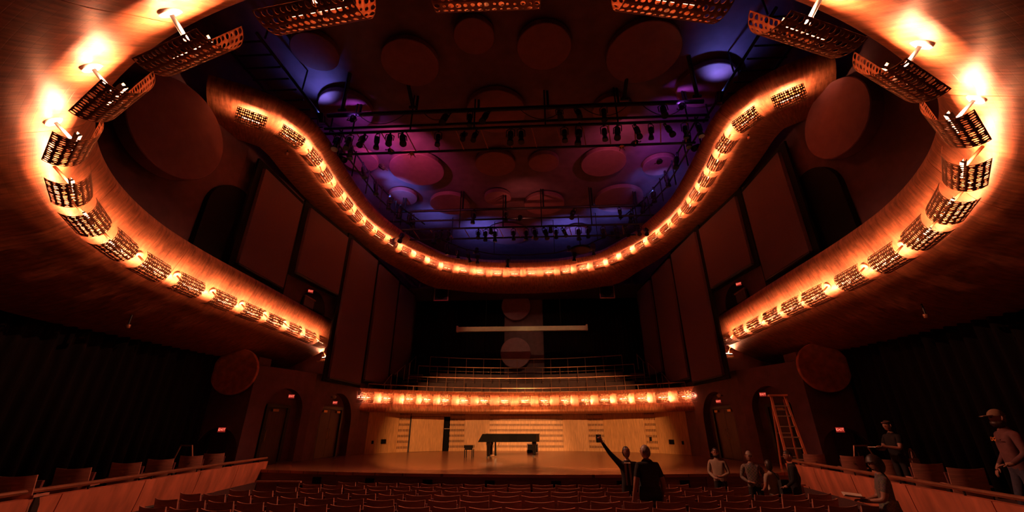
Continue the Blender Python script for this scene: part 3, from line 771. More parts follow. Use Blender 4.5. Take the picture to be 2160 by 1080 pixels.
# ------------------------------------------------------------------ projection screen case on two cables, loudspeakers
t = thing('screen_case', 'long cream projection screen case hanging across the far stage', 'screen case', (-.2,26.5,6.12))
m = MB(); m.box((0,0,0), (8.5,.20,.30)); m.build('case', M_WHITE, t)
for x in (-4.3, 4.3): m = MB(); m.box((x,0,.03), (.10,.24,.40)); m.build('end_cap', M_WHITE, t)
for x in (-2.4, 2.6): m = MB(); pipe(m, (x,0,.15), (x,0,2.9), .014); m.build('cable', M_STEEL, t)
for x, nm in ((-5.65,'left'),(5.55,'right')):
    t = thing('loudspeaker', 'square black loudspeaker under the canopy, %s of the screen case' % nm, 'speaker', (x,26.3,8.45))
    m = MB(); m.box((0,0,0), (.95,.5,.85)); m.build('cabinet', M_STEEL, t)
    m = MB(); m.box((0,.1,.5), (.3,.06,.25)); m.build('bracket', M_IRON, t)
    for d, c in (((.47,-.27,0),(.06,.06,.9)),((-.47,-.27,0),(.06,.06,.9)),((0,-.27,.43),(.95,.06,.06)),((0,-.27,-.43),(.95,.06,.06))):
        m = MB(); m.box(d, c); m.build('frame_bar', M_RAIL, t)
    m = MB(); m.lathe([(.05,0),(.3,.05),(.33,.03)], 20, Matrix.Translation((0,-.25,0)) @ Matrix.Rotation(PI/2,4,'X')); m.build('cone', M_BLACK, t)

# ------------------------------------------------------------------ choir loft: tiers, seats, rails, stairs
def arc(yc, k, x0, x1, n=24): return [(x0+(x1-x0)*i/n, yc-k*(x0+(x1-x0)*i/n)**2) for i in range(n+1)]
TI = [(25.5,.044,8.2,1.15),(26.55,.030,7.0,1.95),(27.45,.032,6.7,2.72),(28.3,.036,6.25,3.4)]
for i, (yc, k, hw, z) in enumerate(TI):
    o = thing('floor_tier_%d' % (i+1), None, None, kind='structure')
    f = arc(yc+.02, k, -hw, hw); m = MB(); m.prism(f + [(hw,29.4),(-hw,29.4)], z-(.2 if i == 0 else .75), z); m.build('step', M_DARK, o)
RL = [('bronze rail along the top of the gallery front',25.25,.0435,8.35,1.98,2.24,16),('bronze rail in front of the first choir row',26.4,.028,7.05,2.0,2.94,13),
      ('bronze rail in front of the second choir row',27.3,.030,6.75,2.75,3.70,12),('bronze rail behind the top choir row',28.2,.035,6.25,3.42,4.40,11)]
for lab, yc, k, hw, z0, z1, n in RL:
    r = thing('guard_rail', lab, 'railing')
    p = [(x, y, z1) for x, y in arc(yc, k, -hw, hw)]
    m = MB(); m.tube(p, .028, 6); m.build('top_rail', M_RAIL, r)
    if z1-z0 > .5:
        m = MB(); m.tube([(x, y, z0+.12) for x, y, z in p], .012, 6); m.build('bottom_rail', M_RAIL, r)
    for i in range(n+1):
        x = -hw + 2*hw*i/n; y = yc-k*x*x
        m = MB(); pipe(m, (x, y, z0-.04), (x, y, z1), .018); m.build('post', M_RAIL, r)
for sx, nm in ((-1,'left'),(1,'right')):
    for j, (a, b, lab) in enumerate((((8.13,23.75,2.29),(7.95,24.6,3.04),'lowest'),((7.8,24.7,3.02),(7.54,25.7,3.75),'middle'),((7.39,25.8,3.73),(7.21,26.8,4.45),'highest'))):
        r = thing('stair_rail', '%s bronze handrail of the %s choir stair' % (lab, nm), 'handrail')
        m = MB(); m.tube([(sx*a[0],a[1],a[2]),(sx*b[0],b[1],b[2])], .026, 6); m.build('hand_rail', M_RAIL, r)
        for t_ in (.25, .98):
            q = [a[k_]+(b[k_]-a[k_])*t_ for k_ in range(3)]
            m = MB(); pipe(m, (sx*q[0],q[1],q[2]-.95), (sx*q[0],q[1],q[2]), .02); m.build('post', M_ALU if t_ < .5 else M_RAIL, r)
    st = thing('choir_stair', 'steps climbing beside the choir rows on the %s' % nm, 'stairs')
    for k_ in range(9):
        m = MB(); m.box((sx*(7.62-.05*k_), 24.2+k_*.36, 1.25+k_*.25), (.95,.4,.06)); m.build('tread', M_FASCIA, st)
        m = MB(); m.box((sx*(7.62-.05*k_), 24.38+k_*.36, 1.12+k_*.25), (.95,.03,.24)); m.build('riser', M_WOODDK, st)

# ------------------------------------------------------------------ side box fronts with rails
BXC = {}
for sx, nm in ((-1,'left'),(1,'right')):
    c = Curve([(sx*6.85,4.2),(sx*7.05,5.6),(sx*7.12,6.3),(sx*7.62,9.5),(sx*8.0,12.0),(sx*8.35,14.6)]); BXC[sx] = c
    r = thing('parapet', 'curved copper wall of the %s side box with dark panel joints' % nm, 'parapet')
    prb = smooth_prof([(.0,-.98),(-.02,-1.15),(-.06,-1.4),(-.15,-1.75),(-.30,-2.25)], 3)
    prb = [(-.36,-2.25),(-.24,-1.5),(-.14,-.98)] + prb
    inb = (lambda t: Vector((t.y, -t.x))) if sx < 0 else (lambda t: Vector((-t.y, t.x)))
    sweep_panels(c, inb, lambda l: prb, 0, r, M_BOX, [0,1.3,3.1,5.0,6.9,8.7,c.len], .02, name='copper_panel')
    rl = thing('box_rail', 'reddish bronze rail along the top of the %s side box wall' % nm, 'rail')
    pts = []
    for i in range(21):
        l = c.len*i/20; q = c.at(l); n_ = inb(c.tan(l)); pts.append((q.x-n_.x*.07, q.y-n_.y*.07, -.885))
    m = MB(); m.tube(pts, .035, 8); m.build('rail_tube', M_RAIL, rl)
    for i in range(1, 20, 3):
        m = MB(); pipe(m, (pts[i][0],pts[i][1],-.99), pts[i], .015); m.build('bracket', M_IRON, rl)

# ------------------------------------------------------------------ theatre seats
def seat_proto():
    r = thing('theatre_seat', '', 'seat')
    def shell(w, z0, z1, y0, lean, bow, th, dip):
        rows = []; n = 8; back = []
        def P(u, v, off): 
            x = (u-.5)*w; z = z0 + (z1-z0)*v - dip*v*v*(1-(2*u-1)**2)
            return (x, y0 - lean*v + bow*(4*(u-.5)**2) + off, z)
        out = MB(); g = [[P(i/n, v, 0) for i in range(n+1)] for v in (0,.5,1)]; h = [[P(i/n, v, th) for i in range(n+1)] for v in (1,.5,0)]
        out.quadgrid(g + h + [g[0]])
        for side in (0, n):
            b = len(out.v); out.v += [g[0][side], g[1][side], g[2][side], h[0][side], h[1][side], h[2][side]]; out.f.append(tuple(range(b, b+6)))
        return out
    o = shell(.52, .36, .90, -.06, .10, .05, .022, .02).build('back_shell', M_SEATWOOD, r); autosmooth(o, 40)
    o = shell(.46, .42, .84, -.035, .085, .045, .05, .015).build('back_cushion', M_SEATCLOTH, r); autosmooth(o, 40)
    m = MB(); m.hexa([(-.23,.06,.40),(.23,.06,.40),(.23,.14,.40),(-.23,.14,.40),(-.23,.12,.80),(.23,.12,.80),(.23,.17,.80),(-.23,.17,.80)]); m.build('folded_seat', M_SEATCLOTH, r)
    m = MB(); m.lathe([(0,0),(.022,0),(.022,.006)], 10, Matrix.Translation((0,-.128,.72)) @ Matrix.Rotation(PI/2,4,'X')); m.build('number_plate', M_BRASS, r)
    for s in (-1, 1):
        m = MB(); m.box((s*.275,.10,.60), (.045,.34,.035)); m.build('armrest', M_SEATWOOD, r)
        m = MB(); m.hexa([(s*.275-.015,.02,0),(s*.275+.015,.02,0),(s*.275+.015,.2,0),(s*.275-.015,.2,0),(s*.275-.015,.0,.58),(s*.275+.015,.0,.58),(s*.275+.015,.14,.58),(s*.275-.015,.14,.58)]); m.build('leg', M_IRON, r)
    return r
sp = seat_proto(); SF = [True]
def place_seat(x, y, z, rz, label, group):
    if SF[0]:
        SF[0] = False; sp.location = (x,y,z); sp.rotation_euler = (0,0,rz); sp['label'] = label; sp['group'] = group; return
    o = dup(sp, label, loc=(x,y,z), rz=rz); o['group'] = group
ROWN = ['front row nearest the stage','second row','third row','fourth row','fifth row','sixth row','seventh row']
EXT = [(-4.65,5.0),(-5.5,6.0),(-5.4,5.6),(-6.3,6.6),(-6.5,6.8),(-6.5,6.8),(-5.6,6.3)]
for k in range(7):
    y0 = 11.85 - .86*k; L, Rr_ = EXT[k]; n = int((Rr_-L)/.58); off = .29 if k % 2 else 0
    for i in range(n):
        x = L + .29 + i*.58 + off - .145; y = y0 + .016*x*x
        if abs(x-2.62) < .36 and k == 3: pass
        rk = (ORD[i+1] + ' from the left end') if i < n/2 else (ORD[n-i] + ' from the right end')
        if n % 2 and i == n//2: rk = 'exactly in the middle'
        place_seat(x, y, floor_z(y0), -math.atan(.032*x)*-1, 'folded plywood theatre seat in the %s, %s' % (ROWN[k], rk), 'seats in the ' + ROWN[k])
# dark hooped row-end standards against the box walls
for sx, nm in ((-1,'left'),(1,'right')):
    for k in (3, 4, 5):
        y0 = 11.85-.86*k; x = sx*(6.62 if k > 3 else 6.4); y = y0+.016*x*x + .1; z = floor_z(y0)
        t = thing('row_end', 'dark hooped iron row end beside the %s box wall, %s row' % (nm, ['','','','fourth','fifth','sixth'][k]), 'row end', (x,y,z), group='hooped row ends')
        m = MB(); m.tube([(0,-.24,0),(0,-.24,.5),(0,-.2,.64),(0,-.08,.71),(0,.1,.71),(0,.22,.64),(0,.25,.5),(0,.25,0)], .03, 6); m.build('hoop', M_IRON, t)
        m = MB(); m.box((0,0,.3), (.03,.44,.55)); m.build('end_board', M_BLACK, t)
BS = [(-7.45,6.7),(-7.95,8.0),(-8.2,9.3),(-8.42,10.4),(-8.75,11.75),(-8.95,12.85)]
for i, (x, y) in enumerate(BS):
    place_seat(x, y, -1.55, R(20), 'loose plywood seat behind the left box rail, %s from the camera' % ORD[i+1], 'seats in the left side box')
BS = [(8.55,13.4),(9.05,12.6),(9.0,11.3),(8.75,10.0),(8.45,8.85)]
for i, (x, y) in enumerate(BS):
    place_seat(x, y, -1.55, -R(20), 'loose plywood seat behind the right box rail, %s from the stage' % ORD[i+1], 'seats in the right side box')
for sx, (x, y) in ((-1,(-9.35,12.15)),(1,(9.6,12.9))):
    t = thing('step_handrail', 'bent tube step handrail standing among the %s box seats' % ('left' if sx < 0 else 'right'), 'handrail', (x,y,-1.55), R(20)*sx)
    m = MB(); m.tube([(-.42,0,0),(-.40,0,.75),(-.25,0,1.12),(.25,0,1.12),(.42,0,.8),(.6,0,0)], .022, 8); m.build('bent_tube', M_RAIL, t)
# low gate boards at the ends of the front rows
for sx, x in ((-1,-6.6),(1,6.9)):
    t = thing('low_screen', 'low dark wooden screen at the %s end of the front rows' % ('left' if sx < 0 else 'right'), 'screen', (x,12.4,-2.2))
    for k in (0, 1):
        m = MB(); m.box((sx*-.62*k+sx*.3,0,.42), (.58,.05,.84)); m.build('board', M_FASCIA, t)
    m = MB(); m.box((0,.0,.86), (1.3,.07,.04)); m.build('cap', M_SEATWOOD, t)

# ------------------------------------------------------------------ grand piano and bench
pn = thing('grand_piano', 'black concert grand piano with closed lid standing on the stage', 'piano', (-.62,20.7,-1.2))
# local: x along the length (keyboard at -x), tail at +x, straight side at the back
ol = [(-1.0,.75),(1.0,.75),(1.25,.68),(1.37,.45),(1.37,.1),(1.2,-.18),(.75,-.28),(.35,-.42),(0,-.66),(-.35,-.76),(-1.0,-.76)]
def shrink(pl, s): return [(x*s+(-.0), y*s) for x, y in pl]
m = MB(); m.prism(ol, .66, .97); o = m.build('rim', M_PIANO, pn)
m = MB(); m.prism(shrink(ol, 1.015), .975, 1.0); m.build('lid', M_PIANO, pn)
m = MB(); m.hexa([(-1.42,-.76,.66),(-1.0,-.76,.66),(-1.0,.75,.66),(-1.42,.75,.66),(-1.36,-.76,.74),(-1.0,-.76,.74),(-1.0,.75,.74),(-1.36,.75,.74)]); m.build('keybed', M_PIANO, pn)
for s in (-.74, .73):
    m = MB(); m.hexa([(-1.42,s-.04,.66),(-1.0,s-.04,.66),(-1.0,s+.04,.66),(-1.42,s+.04,.66),(-1.22,s-.04,1.0),(-1.0,s-.04,1.0),(-1.0,s+.04,1.0),(-1.22,s+.04,1.0)]); m.build('cheek', M_PIANO, pn)
m = MB(); m.hexa([(-1.38,-.70,.745),(-1.1,-.70,.745),(-1.1,.69,.745),(-1.38,.69,.745),(-1.22,-.70,.985),(-1.0,-.70,.985),(-1.0,.69,.985),(-1.22,.69,.985)]); m.build('key_lid', M_PIANO, pn)
for (x, y) in ((-.95,-.6),(-.95,.6),(1.12,.2)):
    m = MB(); m.lathe([(.06,.08),(.075,.12),(.085,.5),(.11,.58),(.11,.66)], 8); lg = m.build('leg', M_PIANO, pn, loc=(x,y,0))
    m = MB(); m.lathe([(.045,-.02),(.045,.02)], 12, Matrix.Translation((-.05,0,.045)) @ Matrix.Rotation(PI/2,4,'X')); m.build('caster', M_IRON, lg)
ly = MB(); ly.hexa([(-.72,-.14,.08),(-.62,-.14,.08),(-.62,.14,.08),(-.72,.14,.08),(-.72,-.10,.66),(-.66,-.10,.66),(-.66,.10,.66),(-.72,.10,.66)]); lo = ly.build('pedal_lyre', M_PIANO, pn)
m = MB(); m.tube([(-.5,0,.62),(-.68,0,.2)], .012, 6); m.build('brace_rod', M_BRASS, lo)
for y in (-.08,0,.08):
    m = MB(); m.box((-.78,y,.09), (.14,.035,.015)); m.build('pedal', M_BRASS, lo)
bn = thing('piano_bench', 'black padded piano bench left of the grand piano', 'bench', (-2.52,20.65,-1.2))
m = MB(); m.prism([(-.19,-.3),(.19,-.3),(.21,-.28),(.21,.28),(.19,.3),(-.19,.3),(-.21,.28),(-.21,-.28)], .40, .52); m.build('cushion', M_PIANO, bn)
m = MB(); m.box((0,0,.36), (.36,.54,.08)); m.build('apron', M_PIANO, bn)
for x in (-.17,.17):
    for y in (-.25,.25):
        m = MB(); m.box((x,y,.17), (.045,.045,.34)); m.build('leg', M_PIANO, bn)
t = thing('prompt_box', 'small dark square box on the stage behind the piano', 'box', (.4,24.6,-1.2))
m = MB(); m.box((0,0,.24), (.62,.4,.46)); m.build('cabinet', M_FASCIA, t)
m = MB(); m.box((0,-.205,.24), (.54,.02,.38)); m.build('grille', M_BLACK, t)

# ------------------------------------------------------------------ exit signs, smoke heads
M_SIGN = emit('exit sign face', (.55,.03,.02), .55); M_SIGNL = emit('exit letters', (1.0,.16,.10), 2.6)
def text_mesh(txt, size, ext):
    cu = bpy.data.curves.new('txt', 'FONT'); cu.body = txt; cu.size = size; cu.extrude = ext; cu.align_x = 'CENTER'; cu.align_y = 'CENTER'; cu.resolution_u = 2
    ob = bpy.data.objects.new('txt', cu); COL.objects.link(ob)
    dg = bpy.context.evaluated_depsgraph_get(); me = bpy.data.meshes.new_from_object(ob.evaluated_get(dg))
    bpy.data.objects.remove(ob); return me
LET = [text_mesh(c, .175, .006) for c in 'EXIT']
for m_ in LET: m_.materials.clear(); m_.materials.append(M_SIGNL)
def exit_sign(p, n, label, k=1.0):
    M = wall_M(p, n) @ Matrix.Rotation(PI,4,'Y') @ Matrix.Diagonal((k,k,k,1))
    # local: +z out of the wall, x to the right when seen from the front, y up
    z = Vector(n).normalized(); y = Vector((0,0,1)); x = y.cross(z).normalized()
    M = Matrix((x, y, z)).transposed().to_4x4(); M.translation = Vector(p); M = M @ Matrix.Diagonal((k,k,k,1))
    r = thing('exit_sign', label, 'sign', M=M)
    m = MB(); m.box((0,0,0), (.40,.28,.06)); m.build('case', M_FRAME, r)
    m = MB(); m.box((0,0,.032), (.37,.25,.006)); m.build('sign_face', M_SIGN, r)
    for me, xx in zip(LET, (-.13,-.033,.048,.122)):
        link('letter', me, None, r, (xx,0,.042))
    m = MB(); m.tube([(0,.14,0),(0,.2,0),(0,.2,-.12)], .02, 6); m.build('bracket', M_FRAME, r)
for sx, nm in ((-1,'left'),(1,'right')):
    exit_sign((sx*10.98,15.60,-.02), (sx*-.45,-1,0), 'red lit exit sign over the %s box door by the drape' % nm, .64)
    exit_sign((sx*9.42,17.0,1.24), (sx*-.55,-.8,0), 'exit sign above the narrow %s stage-side door' % nm, .6)
    exit_sign((sx*8.78,19.6,1.14), (sx*-.6,-.8,0), 'exit sign in the arch over the %s double door' % nm, .56)
    exit_sign((sx*9.15,16.35,5.55), (sx*-.75,-.7,0), 'small red exit sign high on the %s wall under the short panel' % nm, .58)
    t = thing('spot_bracket', 'small emergency lamp on a bracket above the %s double door' % nm, 'lamp', (sx*8.72,19.5,1.38))
    m = MB(); m.tube([(sx*.25,0,0),(0,0,0),(0,-.2,0)], .02, 6); m.build('bracket', M_IRON, t)
    m = MB(); m.lathe([(.0,.06),(.06,.05),(.08,-.06)], 12, Matrix.Translation((0,-.2,0)) @ Matrix.Rotation(R(70),4,'X')); m.build('lamp_head', M_WHITE, t)
    t = thing('arch_door', 'top of a balcony door in a round arch under the short panel, %s wall' % nm, 'door', (sx*9.27, 17.0, 4.88))
    m = MB(); arch_prism(m, arch_poly(1.7, .86), (0,0), (.11,1) if sx < 0 else (-.11,1), (-sx,0), -.05, .04, 0); m.build('arch_recess', M_BLACK, t)
    m = MB(); m.box((-sx*.02,-.45,.2), (.06,.8,.4)); m.build('door_leaf', M_DOOR, t)
    m = MB(); m.box((-sx*.04,-.45,.42), (.08,.9,.06)); m.build('door_frame', M_RAIL, t)
for p, lab in (((-10.6,10.4,2.62),'small sprinkler head under the left balcony soffit'),((10.4,10.4,2.62),'small sprinkler head under the right balcony soffit'),
               ((-8.3,11.6,9.25),'small round smoke detector under the left canopy'),((8.15,11.6,9.25),'small round smoke detector under the right canopy')):
    t = thing('ceiling_sensor', lab, 'detector', p)
    m = MB(); m.lathe([(.02,-.08),(.05,-.06),(.06,-.02),(.06,.03)], 14); m.build('sensor_head', M_RAIL, t)
    m = MB(); m.lathe([(.02,.03),(.02,.3)], 8); m.build('stem', M_IRON, t)

# ------------------------------------------------------------------ stepladder
ld = thing('step_ladder', 'tall orange stepladder standing by the right stage door', 'ladder', (8.86,15.0,-1.2), R(-10))
H = 2.24
for s in (-1, 1):
    m = MB(); m.hexa([(s*.30-.03,-.43,0),(s*.30+.03,-.43,0),(s*.30+.03,-.35,0),(s*.30-.03,-.35,0),(s*.21-.03,-.03,H),(s*.21+.03,-.03,H),(s*.21+.03,.04,H),(s*.21-.03,.04,H)]); m.build('side_rail', M_LADDER, ld)
    m = MB(); m.hexa([(s*.27-.02,.40,0),(s*.27+.02,.40,0),(s*.27+.02,.45,0),(s*.27-.02,.45,0),(s*.19-.02,.06,H-.1),(s*.19+.02,.06,H-.1),(s*.19+.02,.11,H-.1),(s*.19-.02,.11,H-.1)]); m.build('rear_rail', M_LADDER, ld)
for k in range(1, 7):
    z = k*.32; f = z/H; w_ = .30-.09*f
    m = MB(); m.box((0, -.39*(1-f)+.005*f, z), (2*w_,.09,.035)); m.build('rung', M_ALU, ld)
m = MB(); m.box((0,.02,H+.02), (.56,.22,.06)); m.build('ladder_top', M_LADDER, ld)
for k in (1, 3, 5):
    z = k*.36; f = z/H; m = MB(); m.box((0,.425*(1-f)+.085*f,z), (2*(.27-.08*f),.03,.03)); m.build('rear_brace', M_ALU, ld)
# ================================================================== PEOPLE
M_SKIN = mat('skin', (.30,.14,.095), .5, 0, .08, 8)
M_HAIRDK = mat('dark hair', (.02,.012,.01), .5, 0, .3, 30)
M_HAIRGR = mat('grey hair', (.22,.16,.13), .5, 0, .3, 30)
M_NAVY = mat('black suit cloth', (.006,.005,.007), .8, 0, .2, 20)
M_BLKSHIRT = mat('black shirt cloth', (.005,.004,.005), .9, 0, .2, 20)
M_WSHIRT = mat('pale shirt cloth', (.30,.22,.16), .8, 0, .1, 20)
M_KHAKI = mat('khaki cloth', (.26,.15,.09), .85, 0, .15, 20)
M_JEANS = mat('blue denim', (.035,.035,.06), .85, 0, .25, 30)
M_REDSH = mat('faded red sweatshirt', (.11,.04,.04), .85, 0, .2, 16)
M_SHOE = mat('black leather shoe', (.015,.012,.012), .4, 0, .1)
M_CAP = mat('tan cap cloth', (.2,.12,.07), .8, 0, .1)
M_BAG = mat('canvas tote cloth', (.30,.16,.13), .85, 0, .2, 12)
M_PAPER = mat('white paper', (.75,.62,.5), .6, 0, .05)
M_EYE = mat('eye', (.02,.015,.012), .2, 0, .05)
def plaid(name, c1, c2, sc_=26):
    m, nt, b = nodes(name)
    tc = nt.nodes.new('ShaderNodeTexCoord'); ck = nt.nodes.new('ShaderNodeTexChecker'); ck.inputs['Scale'].default_value = sc_
    ck.inputs['Color1'].default_value = c1+(1,); ck.inputs['Color2'].default_value = c2+(1,)
    nz = nt.nodes.new('ShaderNodeTexNoise'); nz.inputs['Scale'].default_value = 9
    mx = nt.nodes.new('ShaderNodeMix'); mx.data_type = 'RGBA'; mx.inputs['Factor'].default_value = .12
    nt.links.new(tc.outputs['Object'], ck.inputs['Vector']); nt.links.new(ck.outputs['Color'], mx.inputs['A']); nt.links.new(nz.outputs['Color'], mx.inputs['B'])
    nt.links.new(mx.outputs['Result'], b.inputs['Base Color']); b.inputs['Roughness'].default_value = .85; return m
M_PLAID = plaid('checked shirt cloth', (.13,.075,.05), (.03,.02,.017)); M_DRESS = plaid('patterned dress cloth', (.07,.035,.026), (.012,.008,.008), 40)

def person(name, label, loc, rz, h, J=None, mats=None, turn=0.0, nod=0.0, sleeves='long', fat=1.0, skirt=False, point=None):
    """one continuous skinned body; local +y is the way the body faces"""
    k = h/1.75
    P = dict(pel=(0,0,.94), bel=(0,.01,1.08), ch=(0,0,1.28), nb=(0,-.01,1.45), nt=(0,.005,1.525),
             sl=(-.185,-.01,1.41), el=(-.235,-.03,1.13), wl=(-.245,.06,.89), hl=(-.245,.085,.81),
             sr=(.185,-.01,1.41), er=(.235,-.03,1.13), wr=(.245,.06,.89), hr=(.245,.085,.81),
             il=(-.095,0,.90), kl=(-.105,.015,.49), al=(-.11,-.03,.09), tl=(-.12,.13,.035),
             ir=(.095,0,.90), kr=(.105,.015,.49), ar=(.11,-.03,.09), tr=(.12,.13,.035))
    if J: P.update(J)
    Rd = dict(pel=(.155*fat,.115*fat), bel=(.15*fat,.115*fat), ch=(.165*fat,.115*fat), nb=(.085,.075), nt=(.060,.062),
              sl=.072, el=.050, wl=.032, hl=.034, sr=.072, er=.050, wr=.032, hr=.034,
              il=.095, kl=.062, al=.045, tl=.036, ir=.095, kr=.062, ar=.045, tr=.036)
    E_ = [('pel','bel'),('bel','ch'),('ch','nb'),('nb','nt'),('ch','sl'),('sl','el'),('el','wl'),('wl','hl'),('ch','sr'),('sr','er'),('er','wr'),('wr','hr'),
          ('pel','il'),('il','kl'),('kl','al'),('al','tl'),('pel','ir'),('ir','kr'),('kr','ar'),('ar','tr')]
    keys = list(P)
    me = bpy.data.meshes.new('body'); me.from_pydata([P[q] for q in keys], [(keys.index(a), keys.index(b)) for a, b in E_], [])
    ob = bpy.data.objects.new('body', me); COL.objects.link(ob)
    md = ob.modifiers.new('skin', 'SKIN'); md.use_smooth_shade = True
    for i, q in enumerate(keys):
        r_ = Rd[q]; sv = me.skin_vertices[0].data[i]
        sv.radius = r_ if isinstance(r_, tuple) else (r_, r_); sv.use_root = (q == 'pel')
    sb = ob.modifiers.new('sub', 'SUBSURF'); sb.levels = 2; sb.render_levels = 2
    dg = bpy.context.evaluated_depsgraph_get(); bme = bpy.data.meshes.new_from_object(ob.evaluated_get(dg))
    bpy.data.objects.remove(ob)
    # head, ears, nose, fingers are welded into the same mesh object
    top = Vector(P['nt']); hc = top + Vector((0,.015,.108))
    HM = Matrix.Translation(hc) @ Matrix.Rotation(turn,4,'Z') @ Matrix.Rotation(nod,4,'X')
    hd = MB()
    rows = []
    for i in range(13):
        a = -PI/2 + PI*i/12; row = []
        for j in range(18):
            b = 2*PI*j/18; z = .122*math.sin(a); cr_ = math.cos(a)
            x = .077*cr_*math.cos(b)*(1-.16*max(0,-math.sin(a))); y = .096*cr_*math.sin(b)
            if y > 0 and z < -.03: y *= .93
            if y > .06 and abs(x) < .02 and -.045 < z < .02: y += .022*(1-abs(x)/.02)*(.6 if z > -.01 else 1)
            row.append(HM @ Vector((x, y, z)))
        rows.append(row)
    hd.quadgrid(rows, close=True)
    for s in (-1, 1): hd.tube([HM @ Vector((s*.074,-.008,-.035)), HM @ Vector((s*.088,-.018,.0)), HM @ Vector((s*.078,-.012,.03))], [.010,.016,.010], 6)
    for q, w_, s in (('hl','wl',-1),('hr','wr',1)):
        hp = Vector(P[q]); d = (hp - Vector(P[w_])).normalized(); e = Vector(P['el' if s < 0 else 'er'])
        side = Vector((1,0,0)) if abs(d.x) < .7 else Vector((0,1,0)); side = (side - d*side.dot(d)).normalized(); pal = d.cross(side)
        bent = .45
        for f in range(4):
            o_ = side*((f-1.5)*.019); L = (.068,.078,.074,.058)[f]
            ptg = point == q and f != 0
            if point == q and f == 0: c1, c2 = d*.045, d*.09
            elif point == q: c1, c2 = d*.03 + pal*.02, d*.005 + pal*.035
            else: c1, c2 = d*L*.55 + pal*.008, d*L*.9 + pal*.03
            hd.tube([hp+o_, hp+o_+d*.025, hp+o_+d*.025+c1, hp+o_+d*.025+c2], [.0095,.0095,.0088,.007], 6)
        tb = hp - d*.03; hd.tube([tb+side*-.02, tb+side*-.045+d*.02+pal*.01, tb+side*-.045+d*.055+pal*.02], [.011,.010,.008], 6)
    hm = hd.mesh('head', True)
    bm = bmesh.new(); bm.from_mesh(bme); nbody = len(bm.faces); bm.from_mesh(hm)
    # materials by nearest bone
    ML = [mats['skin'], mats['top'], mats['legs'], mats['shoe']]
    bm.faces.ensure_lookup_table()
    Rn = lambda q: max(Rd[q]) if isinstance(Rd[q], tuple) else Rd[q]
    segs = [(a, b, Vector(P[a]), Vector(P[b])) for a, b in E_]
    for i, f in enumerate(bm.faces):
        if i >= nbody: f.material_index = 0; continue
        c = f.calc_center_median(); best = None
        for a, b, p0, p1 in segs:
            v = p1-p0; t = max(0, min(1, (c-p0).dot(v)/v.length_squared)); ra, rb = Rn(a), Rn(b); dd = (p0+v*t-c).length - (ra+(rb-ra)*t)
            if best is None or dd < best[0]: best = (dd, a, b, t)
        _, a, b, t = best
        mi = 1
        if b == 'nt': mi = 0 if t > .25 else 1
        elif a in ('wl','wr'): mi = 0
        elif a in ('el','er'): mi = 1 if (sleeves == 'long' and t < .95) else 0
        elif a in ('sl','sr'): mi = 1 if (sleeves == 'long' or t < .62) else 0
        elif b in ('kl','kr','al','ar'): mi = 2
        elif b in ('il','ir'): mi = 2 if c.z < .93 else 1
        elif b in ('tl','tr'): mi = 3
        elif a == 'pel': mi = 2 if c.z < .93 else 1
        f.material_index = mi
    out = bpy.data.meshes.new('body'); bm.to_mesh(out); bm.free(); out.shade_smooth()
    for m_ in ML: out.materials.append(m_)
    r = thing(name, label, 'person', loc, rz); r.scale = (k,k,k)
    link('body', out, None, r)
    for s in (-1, 1):
        e = MB(); e.lathe([(0,-.01),(.009,-.006),(.011,0),(.009,.006),(0,.01)], 8, HM @ Matrix.Translation((s*.031,.086,.012))); e.build('eye', M_EYE, r)
    e = MB(); e.tube([HM @ Vector((-.026,.079,-.062)), HM @ Vector((0,.087,-.064)), HM @ Vector((.026,.079,-.062))], .005, 6); e.build('mouth', mat('lips', (.3,.09,.07), .5, 0, .05), r)
    if skirt:
        sk = MB(); sk.lathe([(.30,.52),(.285,.6),(.23,.8),(.18,.97),(.165,1.08)], 20, Matrix.Diagonal((1,.8,1,1))); sk.build('skirt', mats['top'], r, True)
    return r, HM, k
def hair(r, HM, mt, long=0.0, big=1.0, brow=.045):
    m = MB(); rows = []
    for i in range(9):
        a = PI/2 - (PI*.5+.55+long)*i/8; row = []
        for j in range(20):
            b = 2*PI*j/20
            z = .128*math.sin(a)*big; cr_ = math.cos(a)
            x = .081*cr_*math.cos(b)*big; y = .100*cr_*math.sin(b)*big - .006
            if not long and abs(math.cos(b)) > .6 and z < .0: z = -.004*(1+j % 2)
            if math.sin(b) > .1 and z < brow: z = brow + .01*(j % 2)       # hairline above the brow
            if a < -.3: pass
            row.append(HM @ Vector((x, y, z)))
        rows.append(row)
    m.quadgrid(rows, close=True); return m.build('hair', mt, r, True)
def F(y): return floor_z(y)
# 1 man in dark suit pointing
r, HM, k = person('person', 'man in dark suit and tie pointing up to the left, in the stalls', (2.60,10.25,F(10.25)), R(168), 1.78,
    dict(sr=(.19,.0,1.43), er=(.36,.10,1.62), wr=(.50,.20,1.84), hr=(.535,.22,1.90), el=(-.27,-.02,1.15), wl=(-.22,.17,1.12), hl=(-.17,.22,1.14)),
    dict(skin=M_SKIN, top=M_NAVY, legs=M_NAVY, shoe=M_SHOE), turn=.5, nod=.12, point='hr')
hair(r, HM, M_HAIRDK, .15)
m = MB(); m.hexa([(-.06,.118,1.00),(.06,.118,1.00),(.06,.10,1.00),(-.06,.10,1.00),(-.07,.118,1.42),(.07,.118,1.42),(.06,.07,1.44),(-.06,.07,1.44)]); m.build('shirt_front', M_WSHIRT, r)
m = MB(); m.hexa([(-.03,.130,.98),(.03,.130,.98),(.03,.120,.98),(-.03,.120,.98),(-.018,.128,1.42),(.018,.128,1.42),(.018,.118,1.42),(-.018,.118,1.42)]); m.build('necktie', M_BLKSHIRT, r)
